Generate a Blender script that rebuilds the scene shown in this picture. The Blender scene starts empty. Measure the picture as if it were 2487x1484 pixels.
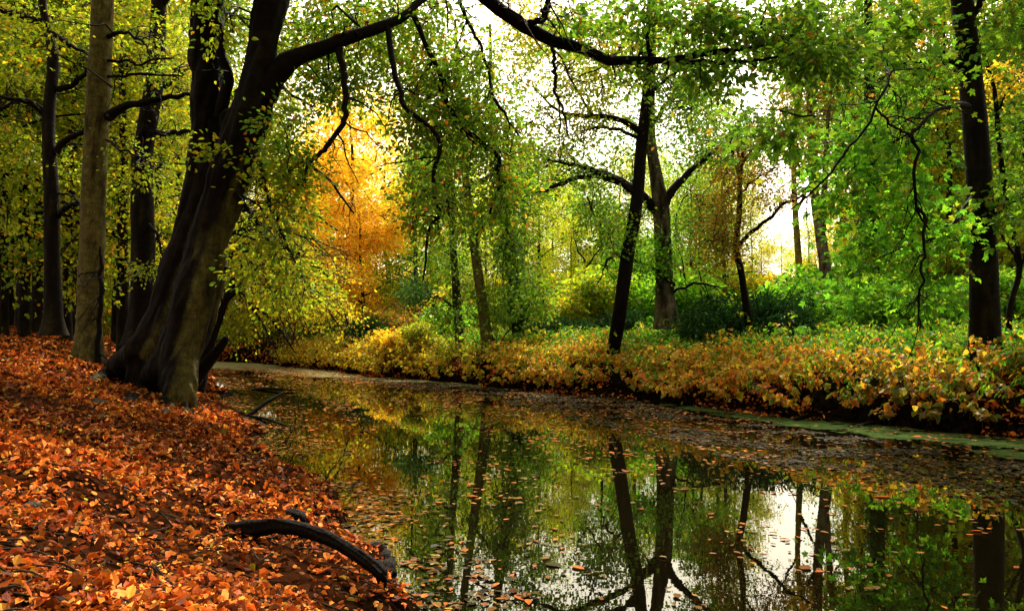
import bpy, math
import numpy as np
from mathutils import kdtree

rng = np.random.default_rng(11)
scene = bpy.context.scene
COL = scene.collection
R = math.radians

# ------------------------------------------------------------------ camera geometry
F, CX, CY = 1934.0, 1243.5, 742.0          # focal length and centre of a 2487 x 1484 picture
PITCH = math.atan(58 / F)
EYE = np.array([0.0, 0.0, 1.8])            # 1.8 m above the water (z = 0)

def at(px, py, d):
    """World point seen at pixel (px, py), d metres ahead (along +Y)."""
    u, v = (px - CX) / F, (CY - py) / F
    c, s = math.cos(PITCH), math.sin(PITCH)
    w = np.array([u, c - v * s, s + v * c])
    return EYE + w * (d / w[1])

def unit(v):
    return v / np.maximum(np.linalg.norm(v, axis=-1, keepdims=True), 1e-9)

# ------------------------------------------------------------------ noise
_perm = np.random.default_rng(3).random(4096)
def _hash(i, j, k):
    return _perm[(i * 73856093 ^ j * 19349663 ^ k * 83492791) & 4095]
def vnoise(p):
    p = np.asarray(p, float)
    i = np.floor(p).astype(np.int64); f = p - i; f = f * f * (3 - 2 * f)
    o = 0
    for dx in (0, 1):
        for dy in (0, 1):
            for dz in (0, 1):
                w = (f[..., 0] if dx else 1 - f[..., 0]) * (f[..., 1] if dy else 1 - f[..., 1]) * (f[..., 2] if dz else 1 - f[..., 2])
                o = o + w * _hash(i[..., 0] + dx, i[..., 1] + dy, i[..., 2] + dz)
    return o
def fbm(p, n=3):
    p = np.asarray(p, float); s, a, t = 0, 1.0, 0
    for _ in range(n):
        s = s + a * vnoise(p); t += a; a *= .5; p = p * 2.03 + 17.1
    return s / t
def n2(x, y, f, n=3, z=0.0):
    x = np.asarray(x, float)
    return fbm(np.stack([x * f, np.asarray(y, float) * f, np.full_like(x, z)], -1), n)

# ------------------------------------------------------------------ terrain
LY = [-40, -10, 0, 3, 5.1, 8.1, 13, 19.3, 28, 38, 45, 60, 120]
LX = [22, 6.4, 1.9, .5, -.45, -2.0, -4.1, -7.0, -10.6, -14.8, -20, -46, -180]
RY = [-40, -10, 5, 12.9, 17, 21.8, 26, 31, 38, 42, 46, 60, 120]
RX = [50, 26, 14.5, 8.3, 5.4, 2.2, -1.3, -5.5, -10.3, -13.4, -17.5, -36, -150]
def wob(y, k):
    return .22 * np.sin(y * .9 + k) + .13 * np.sin(y * 2.3 + 2 * k) + .07 * np.sin(y * 5.1 + k)
def xl(y): return np.interp(y, LY, LX) + wob(np.asarray(y, float), 0.4)
def xr(y): return np.interp(y, RY, RX) + wob(np.asarray(y, float), 2.0)
def sl(x, y): return (xl(y) - x) * .9
def sr(x, y): return (x - xr(y)) * .8
def height(x, y):
    x = np.asarray(x, float); y = np.asarray(y, float)
    a, b = sl(x, y), sr(x, y)
    hl = np.interp(a, [0, .1, .35, 1, 2, 4, 8, 15, 40, 400], [0, .10, .20, .42, .76, 1.34, 1.92, 2.35, 3.2, 5])
    hr = np.interp(b, [0, .15, .5, 1, 3, 8, 15, 40, 400], [0, .3, .55, .75, 1.05, 1.6, 2.1, 2.8, 4])
    bed = -np.minimum(np.minimum(-a, -b) * .6, .9)
    h = np.where(a > 0, hl, np.where(b > 0, hr, bed))
    lump = (n2(x, y, .55) - .5) * .34 + (n2(x, y, 2.1) - .5) * .10
    edge = np.clip(np.maximum(a, b) / 1.2, 0, 1)
    return h + lump * edge * np.clip(1.2 - h * .12, .3, 1)

def on_ground(px, py, sink=0.0):
    """The point of the terrain seen at a pixel."""
    d = np.linspace(2, 60, 1200); p = EYE + (at(px, py, 1.0) - EYE) * d[:, None]
    k = np.argmax(p[:, 2] < height(p[:, 0], p[:, 1])); q = p[k].copy(); q[2] = float(height(q[0], q[1])) - sink
    return q
# ------------------------------------------------------------------ mesh buffers
class Buf:
    def __init__(s): s.v, s.f, s.c, s.n = [], [], [], 0
    def add(s, v, f, c):
        v = np.asarray(v, float).reshape(-1, 3); f = np.asarray(f).reshape(-1, 4)
        c = np.asarray(c, float)
        if c.ndim == 1: c = np.broadcast_to(c, (len(v), 3))
        s.v.append(v); s.f.append(f + s.n); s.c.append(c.reshape(-1, 3)); s.n += len(v)
    def build(s, name, m, parent=None, base=(0, 0, 0), smooth=False):
        v = np.concatenate(s.v) - np.asarray(base); f = np.concatenate(s.f); c = np.concatenate(s.c)
        me = mesh_from(name, v, f, c, smooth)
        me.materials.append(m)
        o = bpy.data.objects.new(name, me); COL.objects.link(o)
        if parent: o.parent = parent
        return o

def build_multi(name, parts, parent=None, base=(0, 0, 0)):
    """One mesh from several buffers: parts = [(buf, material, smooth), ...]."""
    parts = [p for p in parts if p[0].n]; big = Buf(); mi, sm = [], []
    for k, (b, m, s) in enumerate(parts):
        f = np.concatenate(b.f); big.add(np.concatenate(b.v), f, np.concatenate(b.c))
        mi.append(np.full(len(f), k)); sm.append(np.full(len(f), s))
    me = mesh_from(name, np.concatenate(big.v) - np.asarray(base), np.concatenate(big.f), np.concatenate(big.c))
    for p in parts: me.materials.append(p[1])
    if len(me.polygons) == sum(map(len, mi)):
        me.polygons.foreach_set('material_index', np.concatenate(mi).astype(np.int32))
        me.polygons.foreach_set('use_smooth', np.concatenate(sm).astype(bool))
    o = bpy.data.objects.new(name, me); COL.objects.link(o)
    if parent: o.parent = parent
    return o

def mesh_from(name, v, f, c, smooth=False):
    me = bpy.data.meshes.new(name)
    me.vertices.add(len(v)); me.vertices.foreach_set('co', v.astype(np.float32).ravel())
    me.loops.add(f.size); me.loops.foreach_set('vertex_index', f.astype(np.int32).ravel())
    me.polygons.add(len(f)); me.polygons.foreach_set('loop_start', (np.arange(len(f)) * 4).astype(np.int32))
    set_tint(me, c)
    me.update(calc_edges=True); me.validate()
    if smooth: me.shade_smooth()
    else: me.shade_flat()
    return me
def set_tint(me, c):
    a = me.attributes.new('tint', 'FLOAT_COLOR', 'POINT')
    a.data.foreach_set('color', np.concatenate([c, np.ones((len(c), 1))], 1).astype(np.float32).ravel())

def tag(o, label, cat, group=None, kind=None):
    if label: o['label'] = label
    if cat: o['category'] = cat
    if group: o['group'] = group
    if kind: o['kind'] = kind
    return o
def empty(name, loc):
    o = bpy.data.objects.new(name, None); COL.objects.link(o); o.location = [float(k) for k in loc]
    o.empty_display_size = .3
    return o
def copy_tree(o, parent=None):
    c = o.copy(); COL.objects.link(c); c.parent = parent
    for ch in list(o.children): copy_tree(ch, c)
    return c

# ------------------------------------------------------------------ tubes
def smooth_path(pts, k):
    """Catmull-Rom through rows of pts (columns: x, y, z, radius)."""
    p = np.asarray(pts, float); n = len(p)
    q = np.vstack([2 * p[0] - p[1], p, 2 * p[-1] - p[-2]])
    seg = np.linalg.norm(np.diff(p[:, :3], axis=0), axis=1); cum = np.r_[0, np.cumsum(seg)]
    t = np.interp(np.linspace(0, cum[-1], k), cum, np.arange(n)); i = np.minimum(t.astype(int), n - 2); u = (t - i)[:, None]
    a, b, c, d = q[i], q[i + 1], q[i + 2], q[i + 3]
    r = .5 * (2 * b + (c - a) * u + (2 * a - 5 * b + 4 * c - d) * u ** 2 + (3 * b - a - 3 * c + d) * u ** 3)
    r[:, 3] = np.interp(t, np.arange(n), p[:, 3])
    return r
def tubes(buf, P, Rr, S, col, rad=None):
    """M tubes of K rings of S points. Rr (M,K); rad optional (M,K,S) factor; col (3,) or (M,K,S,3)."""
    P = np.asarray(P, float); M, K, _ = P.shape
    T = unit(np.gradient(P, axis=1)); m = np.abs(T.mean(1))
    ref = np.eye(3)[np.argmin(m, axis=1)][:, None, :]
    A = unit(ref - (ref * T).sum(-1, keepdims=True) * T); B = np.cross(T, A)
    th = np.arange(S) * 2 * np.pi / S
    rr = Rr[:, :, None] * (1 if rad is None else rad)
    V = P[:, :, None] + rr[..., None] * (np.cos(th)[:, None] * A[:, :, None] + np.sin(th)[:, None] * B[:, :, None])
    i = np.arange(M)[:, None, None] * K * S + np.arange(K - 1)[None, :, None] * S
    j = np.arange(S)[None, None]; j2 = (j + 1) % S
    Fc = np.stack([i + j, i + j2, i + S + j2, i + S + j], -1)
    col = np.asarray(col, float)
    buf.add(V, Fc, col if col.ndim == 1 else col.reshape(-1, 3))
    return V

# ------------------------------------------------------------------ leaves
HEX = (np.array([(0, 0, 0), (.27, .26, .09), (.25, .66, .07), (0, 1, -.12), (-.25, .66, .07), (-.27, .26, .09)]), np.array([(0, 1, 2, 3), (0, 3, 4, 5)]))
DIA = (np.array([(0, 0, 0), (.33, .45, .07), (0, 1, -.07), (-.33, .45, .07)]), np.array([(0, 1, 2, 3)]))
LONG = (np.array([(0, 0, 0), (.17, .45, .05), (0, 1, -.12), (-.17, .45, .05)]), np.array([(0, 1, 2, 3)]))
HEART = (np.array([(0, 0, 0), (.42, .12, .1), (.33, .6, .07), (0, 1, -.16), (-.33, .6, .07), (-.42, .12, .1)]), np.array([(0, 1, 2, 3), (0, 3, 4, 5)]))
def _maple():
    v, f = [], []
    for k, (a, l) in enumerate([(-105, .5), (-52, .8), (0, 1), (52, .8), (105, .5)]):
        a = R(a); z = .03 * (k % 2)
        def p(al, ll, zz): return (math.sin(a + al) * ll, math.cos(a + al) * ll + .2, zz)
        f.append([len(v) + q for q in range(4)])
        v += [(0, .12, z), p(.42, l * .52, z + .05), p(0, l * .8, -.08 + z), p(-.42, l * .52, z + .05)]
    return np.array(v), np.array(f)
MAPLE = _maple()
def leaves(buf, P, D, N, size, cols, tm, curl=None):
    T, Fc = tm; n, k = len(P), len(T)
    t = unit(D); nn = unit(N - (N * t).sum(-1, keepdims=True) * t); b = np.cross(t, nn)
    Z = T[None, :, 2] * (1 if curl is None else curl[:, None])
    V = P[:, None] + size[:, None, None] * (T[None, :, 0, None] * b[:, None] + T[None, :, 1, None] * t[:, None] + Z[..., None] * nn[:, None])
    buf.add(V, Fc[None] + (np.arange(n) * k)[:, None, None], np.repeat(cols, k, axis=0))
def pick(pal, n, jit=.28):
    w = np.array([p[0] for p in pal], float); c = np.array([p[1] for p in pal], float)
    a = c[rng.choice(len(c), n, p=w / w.sum())]; b = c[rng.choice(len(c), n, p=w / w.sum())]
    u = rng.random((n, 1)) * .5
    return np.clip((a * (1 - u) + b * u) * np.exp(rng.normal(0, jit, (n, 1))), 0, .95)
def rnd(n): return unit(rng.normal(size=(n, 3)))

PAL = dict(
    gold=[(4, (.56, .48, .015)), (3, (.38, .42, .014)), (2, (.74, .44, .015)), (1.5, (.22, .32, .012)), (.6, (.7, .26, .012))],
    yg=[(5, (.31, .38, .013)), (4, (.20, .31, .012)), (3, (.50, .43, .014)), (.8, (.62, .28, .012)), (2, (.10, .21, .012))],
    green=[(5, (.12, .27, .012)), (3, (.20, .34, .014)), (2, (.06, .16, .012)), (1, (.28, .27, .02)), (.3, (.5, .2, .02))],
    bright=[(5, (.13, .36, .014)), (3, (.22, .44, .016)), (2, (.06, .20, .012)), (.8, (.34, .40, .02))],
    olive=[(4, (.17, .31, .012)), (3, (.25, .37, .013)), (3, (.08, .19, .01)), (.7, (.52, .28, .012)), (.35, (.6, .14, .012))],
    yellow=[(5, (.72, .50, .02)), (3, (.52, .46, .02)), (2, (.76, .36, .014)), (1, (.30, .36, .018))],
    orange=[(5, (.94, .54, .03)), (4, (.94, .60, .05)), (1.2, (.86, .30, .014)), (1.5, (.80, .62, .03))],
    rust=[(4, (.34, .20, .014)), (3, (.20, .18, .014)), (2, (.42, .14, .012)), (2, (.12, .17, .012))],
    dark=[(5, (.012, .046, .007)), (3, (.022, .075, .009)), (1, (.05, .12, .014))],
    ivy=[(5, (.035, .10, .012)), (3, (.06, .15, .014)), (1, (.12, .18, .015))],
)

# ------------------------------------------------------------------ materials
def new_mat(name):
    m = bpy.data.materials.new(name); m.use_nodes = True; nt = m.node_tree; nt.nodes.clear()
    out = nt.nodes.new('ShaderNodeOutputMaterial')
    def N(t, **kw):
        n = nt.nodes.new('ShaderNode' + t)
        for k, v in kw.items():
            if k in n.inputs: n.inputs[k].default_value = v
            else: setattr(n, k, v)
        return n
    def L(a, b): nt.links.new(a, b)
    return m, N, L, out
def leaf_mat(name, trans=.45, gloss=.05, rough=.38):
    m, N, L, out = new_mat(name)
    at_ = N('Attribute', attribute_name='tint'); oi = N('ObjectInfo')
    mu = N('MixRGB', blend_type='MULTIPLY', Fac=1.0); L(at_.outputs['Color'], mu.inputs[1]); L(oi.outputs['Color'], mu.inputs[2])
    geo = N('NewGeometry'); no = N('TexNoise', Scale=38.0, Detail=2.0); L(geo.outputs['Position'], no.inputs['Vector'])
    mr = N('MapRange'); L(no.outputs['Fac'], mr.inputs['Value'])
    mr.inputs['From Min'].default_value = .3; mr.inputs['From Max'].default_value = .7
    mr.inputs['To Min'].default_value = .7; mr.inputs['To Max'].default_value = 1.2
    m2 = N('MixRGB', blend_type='MULTIPLY', Fac=1.0); L(mu.outputs[0], m2.inputs[1]); L(mr.outputs[0], m2.inputs[2])
    d = N('BsdfDiffuse'); t = N('BsdfTranslucent'); g = N('BsdfGlossy', Roughness=rough)
    L(m2.outputs[0], d.inputs['Color']); L(m2.outputs[0], t.inputs['Color'])
    a = N('MixShader', Fac=trans); L(d.outputs[0], a.inputs[1]); L(t.outputs[0], a.inputs[2])
    b = N('MixShader', Fac=gloss); L(a.outputs[0], b.inputs[1]); L(g.outputs[0], b.inputs[2])
    L(b.outputs[0], out.inputs['Surface'])
    return m
def bark_mat(name, scale=1.0, bump=.5, rough=.8):
    m, N, L, out = new_mat(name)
    at_ = N('Attribute', attribute_name='tint'); tc = N('TexCoord')
    mp = N('Mapping'); L(tc.outputs['Object'], mp.inputs['Vector']); mp.inputs['Scale'].default_value = (1, 1, .35)
    n1 = N('TexNoise', Scale=9.0 * scale, Detail=8.0, Roughness=.65); L(mp.outputs[0], n1.inputs['Vector'])
    mp2 = N('Mapping'); L(tc.outputs['Object'], mp2.inputs['Vector']); mp2.inputs['Scale'].default_value = (1, 1, 1.8)
    n2_ = N('TexNoise', Scale=5.0 * scale, Detail=6.0, Roughness=.6); L(mp2.outputs[0], n2_.inputs['Vector'])
    mp3 = N('Mapping'); L(tc.outputs['Object'], mp3.inputs['Vector']); mp3.inputs['Scale'].default_value = (1, 1, .22)
    n3_ = N('TexVoronoi', Scale=26.0 * scale); n3_.feature = 'DISTANCE_TO_EDGE'; L(mp3.outputs[0], n3_.inputs['Vector'])
    cr_ = N('MapRange'); L(n3_.outputs['Distance'], cr_.inputs['Value']); cr_.inputs['From Max'].default_value = .16; cr_.inputs['To Min'].default_value = .62
    ad = N('Math', operation='MULTIPLY'); L(n1.outputs['Fac'], ad.inputs[0]); L(n2_.outputs['Fac'], ad.inputs[1])
    a3 = N('Math', operation='MULTIPLY'); L(ad.outputs[0], a3.inputs[0]); L(cr_.outputs[0], a3.inputs[1])
    mr = N('MapRange'); L(a3.outputs[0], mr.inputs['Value'])
    mr.inputs['From Min'].default_value = .10; mr.inputs['From Max'].default_value = .36
    mr.inputs['To Min'].default_value = .35; mr.inputs['To Max'].default_value = 1.45
    mu = N('MixRGB', blend_type='MULTIPLY', Fac=1.0); L(at_.outputs['Color'], mu.inputs[1]); L(mr.outputs[0], mu.inputs[2])
    bp = N('Bump', Strength=bump * 1.8, Distance=.04); L(a3.outputs[0], bp.inputs['Height'])
    p = N('BsdfPrincipled', Roughness=rough); p.inputs['Specular IOR Level'].default_value = .08
    L(mu.outputs[0], p.inputs['Base Color']); L(bp.outputs[0], p.inputs['Normal']); L(p.outputs[0], out.inputs['Surface'])
    return m
M_LEAF = leaf_mat('leaf', .58, .018)
M_LITTER = leaf_mat('leaf_litter', .12, .010, .45)
M_WAXY = leaf_mat('leaf_waxy', .2, .012, .3)
M_BARK = bark_mat('bark')
M_TWIG = bark_mat('twig_bark', 2.0, .2)

# ------------------------------------------------------------------ trees
DARK = np.array((.0085, .0045, .0022)); OLIVE = np.array((.027, .020, .006)); PALE = np.array((.120, .094, .026)); TWIG = np.array((.009, .0055, .003))

def trunk_tube(buf, pts, S=20, K=60, lump=.09, flare=0.0, nf=5, dark=DARK, pale=OLIVE, amount=.4, side=None, seed=0.0, fine=0.0):
    """A trunk with lumps, fluted foot and stained bark; pts rows (x, y, z, radius)."""
    p = smooth_path(pts, K); P = p[None, :, :3]; r = p[None, :, 3]
    th = np.arange(S) * 2 * np.pi / S
    h = np.r_[0, np.cumsum(np.linalg.norm(np.diff(p[:, :3], axis=0), axis=1))]
    q = np.stack(np.broadcast_arrays(np.cos(th)[None] * 1.1 + seed, np.sin(th)[None] * 1.1 - seed * .7, h[:, None] * 1.3 + seed), -1)
    rad = 1 + lump * 2 * (fbm(q, 3) - .5)
    q2 = q.copy(); q2[..., 2] = h[:, None] * .35 + seed * 3
    rad = rad + lump * 1.6 * (fbm(q2 * 1.9, 2) - .5)
    if flare:
        w = flare * np.exp(-h / .38)[:, None]
        rad = rad + w * (.55 + .45 * np.cos(nf * th + seed * 2 + 1.2 * np.sin(2 * th + seed))[None])
    qc = q.copy(); qc[..., 2] *= .8
    st = fbm(qc * 2.2 + 5, 4)
    f = np.clip((st - (1 - amount)) * 5 + .5, 0, 1)
    if fine: rad = rad + fine * (fbm(q * np.array([3.4, 3.4, 9.0]), 4) - .5)
    if side is not None:   # paler bark on the flank that faces side
        pass
    col = dark + (pale - dark) * f[..., None]
    V = tubes(buf, P, r, S, np.ones(3), rad[None])
    if side is not None:
        out = unit(V[0] - p[:, None, :3]); k = out @ np.asarray(side, float)
        f = np.clip((k + (st - .5) * 1.6 - .05) * 3.0, 0, 1) * np.clip(amount * 2, 0, 1)
        col = dark + (pale - dark) * f[..., None]
    col = col * (.75 + .5 * fbm(q * 5 + 9, 3))[..., None]
    buf.c[-1] = col.reshape(-1, 3)
    return p

def limb_tube(buf, pts, S=8, K=26, lump=.13, col=DARK, wob=0.0):
    p = smooth_path(pts, K)
    if wob:
        a = fbm(np.stack([np.arange(K) * .45 + rng.random() * 99, np.full(K, 3.3), np.full(K, 1.)], -1), 2) - .5
        b = fbm(np.stack([np.arange(K) * .45 + rng.random() * 99, np.full(K, 7.3), np.full(K, 5.)], -1), 2) - .5
        e = np.sin(np.linspace(0, np.pi * .92, K))
        p[:, 0] += a * e * wob; p[:, 2] += b * e * wob
    th = np.arange(S)
    rad = 1 + lump * 2 * (_perm[(np.arange(K)[:, None] * 31 + th[None] * 57 + int(rng.random() * 900)) % 4096] - .5)
    tubes(buf, p[None, :, :3], p[None, :, 3], S, col * (.8 + .4 * rng.random()), rad[None])
    return p

def side_twigs(buf, p, dens=5.0, ln=.55):
    """Bare forking twigs along a limb path p (x, y, z, radius); returns their nodes."""
    L_ = np.linalg.norm(p[-1, :3] - p[0, :3]); n = max(4, int(L_ * dens)); K = 6; nodes = []
    src, rad = p[len(p) // 5:, :3], p[len(p) // 5:, 3]
    for lev in range(3):
        i = rng.integers(0, len(src) - 1, n); S0 = src[i]; T = unit(src[i + 1] - src[i] + 1e-6)
        d = rnd(n); d = unit(d - (d * T).sum(-1, keepdims=True) * T * .8 + T * .5 + np.array([0, 0, .15])); l = ln * (.4 + 1.2 * rng.random(n)) * (.62 ** lev)
        t = np.linspace(0, 1, K)[None, :, None]
        P = S0[:, None] + d[:, None] * l[:, None, None] * t + np.array([0, 0, -.35]) * l[:, None, None] * t ** 2
        P[:, 1:] += np.cumsum(rng.normal(0, .05, (n, K - 1, 3)) * l[:, None, None], axis=1)
        r0 = np.minimum(rad[i] * .5, .016 * (.7 ** lev)) + .0025
        tubes(buf, P, r0[:, None] * np.linspace(1, .35, K)[None], 4, TWIG)
        nodes.append(P[:, 2:].reshape(-1, 3)); src = P.reshape(-1, 3); rad = np.repeat(r0, K); n = int(n * 1.6)
        ok = np.arange(len(src)) % K < K - 1
    return np.concatenate(nodes)

def in_blob(c, r, n):
    v = rnd(n) * (rng.random((n, 1)) ** (1 / 2.3))
    return np.asarray(c) + v * np.asarray(r)

def spray_leaves(bufL, path, n, size, pal, tm, spread, droop, tilt, flat=.35, bright=1.0):
    """n leaves on each spray whose twig is path (M, K, 3)."""
    M, K, _ = path.shape
    t = rng.random((M, n)) ** .7 * .85 + .15 if K > 2 else rng.random((M, n))
    x = t * (K - 1); i = np.minimum(x.astype(int), K - 2); u = (x - i)[..., None]
    a = np.take_along_axis(path, i[..., None], 1); b = np.take_along_axis(path, (i + 1)[..., None], 1)
    P = a * (1 - u) + b * u
    d = unit(path[:, -1] - path[:, -2])[:, None]
    up = np.array([0, 0, 1.0]); nz = unit(up + rng.normal(0, tilt * .6, (M, 1, 3)))
    off = rng.normal(size=(M, n, 3)); off = off - (off * nz).sum(-1, keepdims=True) * nz * (1 - flat)
    sp = spread if np.ndim(spread) == 0 else np.asarray(spread)[:, None, None]
    P = P + off * sp * (.35 + .65 * t[..., None])
    P[..., 2] -= droop * (np.linalg.norm(off, axis=-1)) * np.mean(sp)
    D = unit(off + d * .9 + rng.normal(0, .35, (M, n, 3)) + np.array([0, 0, -droop]))
    Nn = unit(nz + rng.normal(0, tilt, (M, n, 3)))
    s = size * np.exp(rng.normal(0, .22, M * n))
    c = pick(pal, M * n) * bright * np.repeat(np.exp(rng.normal(0, .16, (M, 1))), n, axis=0)
    leaves(bufL, P.reshape(-1, 3), D.reshape(-1, 3), Nn.reshape(-1, 3), s, c, tm)

def grow(bufT, bufL, nodes, C, n, size, pal, tm=DIA, spread=.35, droop=.25, tilt=.75, twig=.012, K=6, flat=.35):
    """Connects each spray centre in C to the nearest branch in rounds, then puts leaves on it."""
    nodes = [np.asarray(nodes)]
    order = rng.permutation(len(C)); cuts = [0, max(1, int(len(C) * .1)), int(len(C) * .35), len(C)]
    for rd in range(3):
        ids = order[cuts[rd]:cuts[rd + 1]]
        if len(ids) == 0: continue
        nd = np.concatenate(nodes); kd = kdtree.KDTree(len(nd))
        for i_, p_ in enumerate(nd): kd.insert(p_, i_)
        kd.balance()
        E = C[ids]; S0 = np.array([nd[kd.find(e)[1]] for e in E])
        ln = np.linalg.norm(E - S0, axis=1)[:, None]
        mid = (S0 + E) / 2 + rnd(len(E)) * ln * .14 + np.array([0, 0, 1.0]) * ln * .12
        t = np.linspace(0, 1, K)[None, :, None]
        P = S0[:, None] * (1 - t) ** 2 + 2 * mid[:, None] * t * (1 - t) + E[:, None] * t ** 2
        P[:, 1:-1] += rng.normal(0, .045, (len(E), K - 2, 3)) * ln[:, None]
        r0 = np.clip(twig * (1.5, 1.0, .65)[rd] * (.5 + .5 * ln[:, 0]), .003, .05)
        rr = r0[:, None] * np.linspace(1, .3, K)[None]
        tubes(bufT, P, rr, 4 if rd else 5, TWIG)
        nodes.append(P[:, 2:].reshape(-1, 3))
        spray_leaves(bufL, P[:, K // 2:], n, size, pal, tm, spread, droop, tilt, flat)

def blob_px(spec):
    px, py, d, rx, ry, rd, n = spec; n = int(n * 1.5)
    return in_blob(at(px, py, d), (rx / F * d, rd, ry / F * d), n)

def arching(n, x0, y0, x1, y1, d):
    out_ = []
    for _ in range(n):
        ax, ay = rng.uniform(*x0), rng.uniform(*y0); bx, by = rng.uniform(*x1), rng.uniform(*y1); dd = d + rng.normal(0, .6); r0 = rng.uniform(2.2, 4.2)
        up = rng.uniform(30, 90)
        out_.append([(ax, ay, dd + .6, r0), (ax * .65 + bx * .35, ay * .7 + by * .3 - up, dd + .2, r0 * .8), (ax * .3 + bx * .7, ay * .35 + by * .65 - up * .7, dd, r0 * .55), (bx, by, dd - .2, r0 * .25)])
    return out_

def hero(name, label, cat, trunks, limbs, blobs, pal, group=None, n=26, size=.085, tm=DIA, spread=.3, droop=.25, tilt=.75,
         twig=.012, bark=None, limbcol=DARK, extra_nodes=None, premade=None, wob=.18):
    """trunks / limbs: lists of rows (px, py, depth, radius in px) ; blobs: blob_px specs (optional own palette last)."""
    def W(rows): return np.array([[*at(a, b, d), r / F * d] for a, b, d, r in rows])
    tr = [W(t) for t in trunks]
    base = tr[0][0, :3].copy() if tr else np.asarray(premade[1])
    root = tag(empty(name, base), label, cat, group)
    nodes = [] if extra_nodes is None else [extra_nodes]
    for k, t in enumerate(tr):
        b = Buf(); kw = dict(seed=float(rng.random() * 9)); kw.update(bark or {})
        if k: kw['flare'] = 0
        p = trunk_tube(b, t, **kw); b.build('trunk', M_BARK, root, base, True)
        nodes.append(p[len(p) // 3:, :3])
    bt, bl = Buf(), Buf()
    for l in limbs:
        b = Buf(); p = limb_tube(b, W(l), col=limbcol, wob=wob)
        b.build('limb', M_BARK, root, base, True); nodes.append(p[3:, :3]); nodes.append(side_twigs(bt, p, 3.0))
    nodes = np.concatenate(nodes)
    groups = {}
    for s in blobs:
        groups.setdefault(s[7] if len(s) > 7 else pal, []).append(blob_px(s[:7]))
    for pl, cs in groups.items():
        grow(bt, bl, nodes, np.concatenate(cs), n, size, PAL[pl], tm, spread, droop, tilt, twig)
    if bl.n:
        build_multi('crown', [(bl, M_LEAF, False), (bt, M_TWIG, True)], root, base)
    return root

def variant(name, pal, H, cb, cr, ns, n, size, seed, trunk_r=.2, lean=.3, droop=.2, spread=.5, tm=DIA, limbs=12, dark=DARK, pale=OLIVE):
    """A whole tree at the origin for the wood behind; later copied."""
    global rng
    keep = rng; rng = np.random.default_rng(seed)
    root = empty(name, (0, 0, 0))
    k = 7; zz = np.linspace(-.2, H * .93, k)
    xy = np.cumsum(rng.normal(0, lean * .35, (k, 2)), axis=0) * np.linspace(0, 1, k)[:, None]
    rows = np.c_[xy, zz, trunk_r * np.linspace(1.12, .22, k)]
    b = Buf(); p = trunk_tube(b, rows, S=10, K=36, flare=.35, seed=seed * .37, amount=.45, dark=dark, pale=pale)
    b.build('trunk', M_BARK, root, smooth=True)
    nodes = [p[10:, :3]]; bb = Buf()
    for q in range(limbs):
        z = cb + (H * .9 - cb) * (q + rng.random()) / limbs - .2
        i = np.argmin(abs(p[:, 2] - z)); a = rng.random() * 6.283
        ln = cr * (.55 + .5 * rng.random()) * (1 - .55 * max(0, (z - cb) / (H - cb)))
        d = np.array([math.cos(a), math.sin(a), .35 + .4 * rng.random()])
        o = p[i, :3]; r0 = p[i, 3] * .45
        pts = np.array([[*(o + d * ln * t + np.array([0, 0, -.35 * ln * t * t]) + rng.normal(0, .08, 3) * ln * t), r0 * (1 - .8 * t)] for t in (0, .3, .65, 1)])
        pp = limb_tube(bb, pts, S=5, K=10); nodes.append(pp[2:, :3])
    nodes = np.concatenate(nodes)
    C = []
    nb = 16
    for q in range(nb):
        z = cb + (H - cb) * (q + .5 + rng.normal(0, .3)) / nb; f = (z - cb) / (H - cb)
        rad = cr * math.sqrt(max(.06, 1 - (f * .95) ** 2)) * .75
        a = rng.random() * 6.283; rr = rad * math.sqrt(rng.random())
        C.append(in_blob((rr * math.cos(a), rr * math.sin(a), z), (cr * .5, cr * .5, (H - cb) * .11), ns // nb))
    bt, bl = Buf(), Buf()
    grow(bt, bl, nodes, np.concatenate(C), n, size, PAL[pal], tm, spread, droop, .8, .014, 5)
    build_multi('crown', [(bl, M_LEAF, False), (bt, M_TWIG, True), (bb, M_BARK, True)], root)
    rng = keep
    return root

def shrub(name, pal, rx, rz, ns, n, size, seed, tm=LONG, mat=None, stems=9):
    global rng
    keep = rng; rng = np.random.default_rng(seed)
    root = empty(name, (0, 0, 0)); bb = Buf(); nodes = []
    for q in range(stems):
        a = rng.random() * 6.283; e = np.array([math.cos(a) * rx * rng.random(), math.sin(a) * rx * rng.random(), rz * (.7 + .5 * rng.random())])
        pts = np.array([[*(e * np.array([t, t, t ** .8]) + rng.normal(0, .05, 3) * t - np.array([0, 0, .15]) * (1 - t)), .03 * (1 - .7 * t)] for t in (0, .3, .6, 1)])
        pp = limb_tube(bb, pts, S=5, K=10); nodes.append(pp[:, :3])
    C = []
    for q in range(9):
        a = rng.random() * 6.283; rr = rx * .75 * math.sqrt(rng.random())
        C.append(in_blob((rr * math.cos(a), rr * math.sin(a), rz * (.3 + .5 * rng.random())), (rx * .5, rx * .5, rz * .38), ns // 9))
    C = np.concatenate(C); C[:, 2] = np.maximum(C[:, 2], .05)
    bt, bl = Buf(), Buf()
    grow(bt, bl, np.concatenate(nodes), C, n, size, PAL[pal], tm, .24, .3, .8, .008, 5, flat=.6)
    build_multi('crown', [(bl, mat or M_LEAF, False), (bt, M_TWIG, True), (bb, M_TWIG, True)], root)
    rng = keep
    return root

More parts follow.
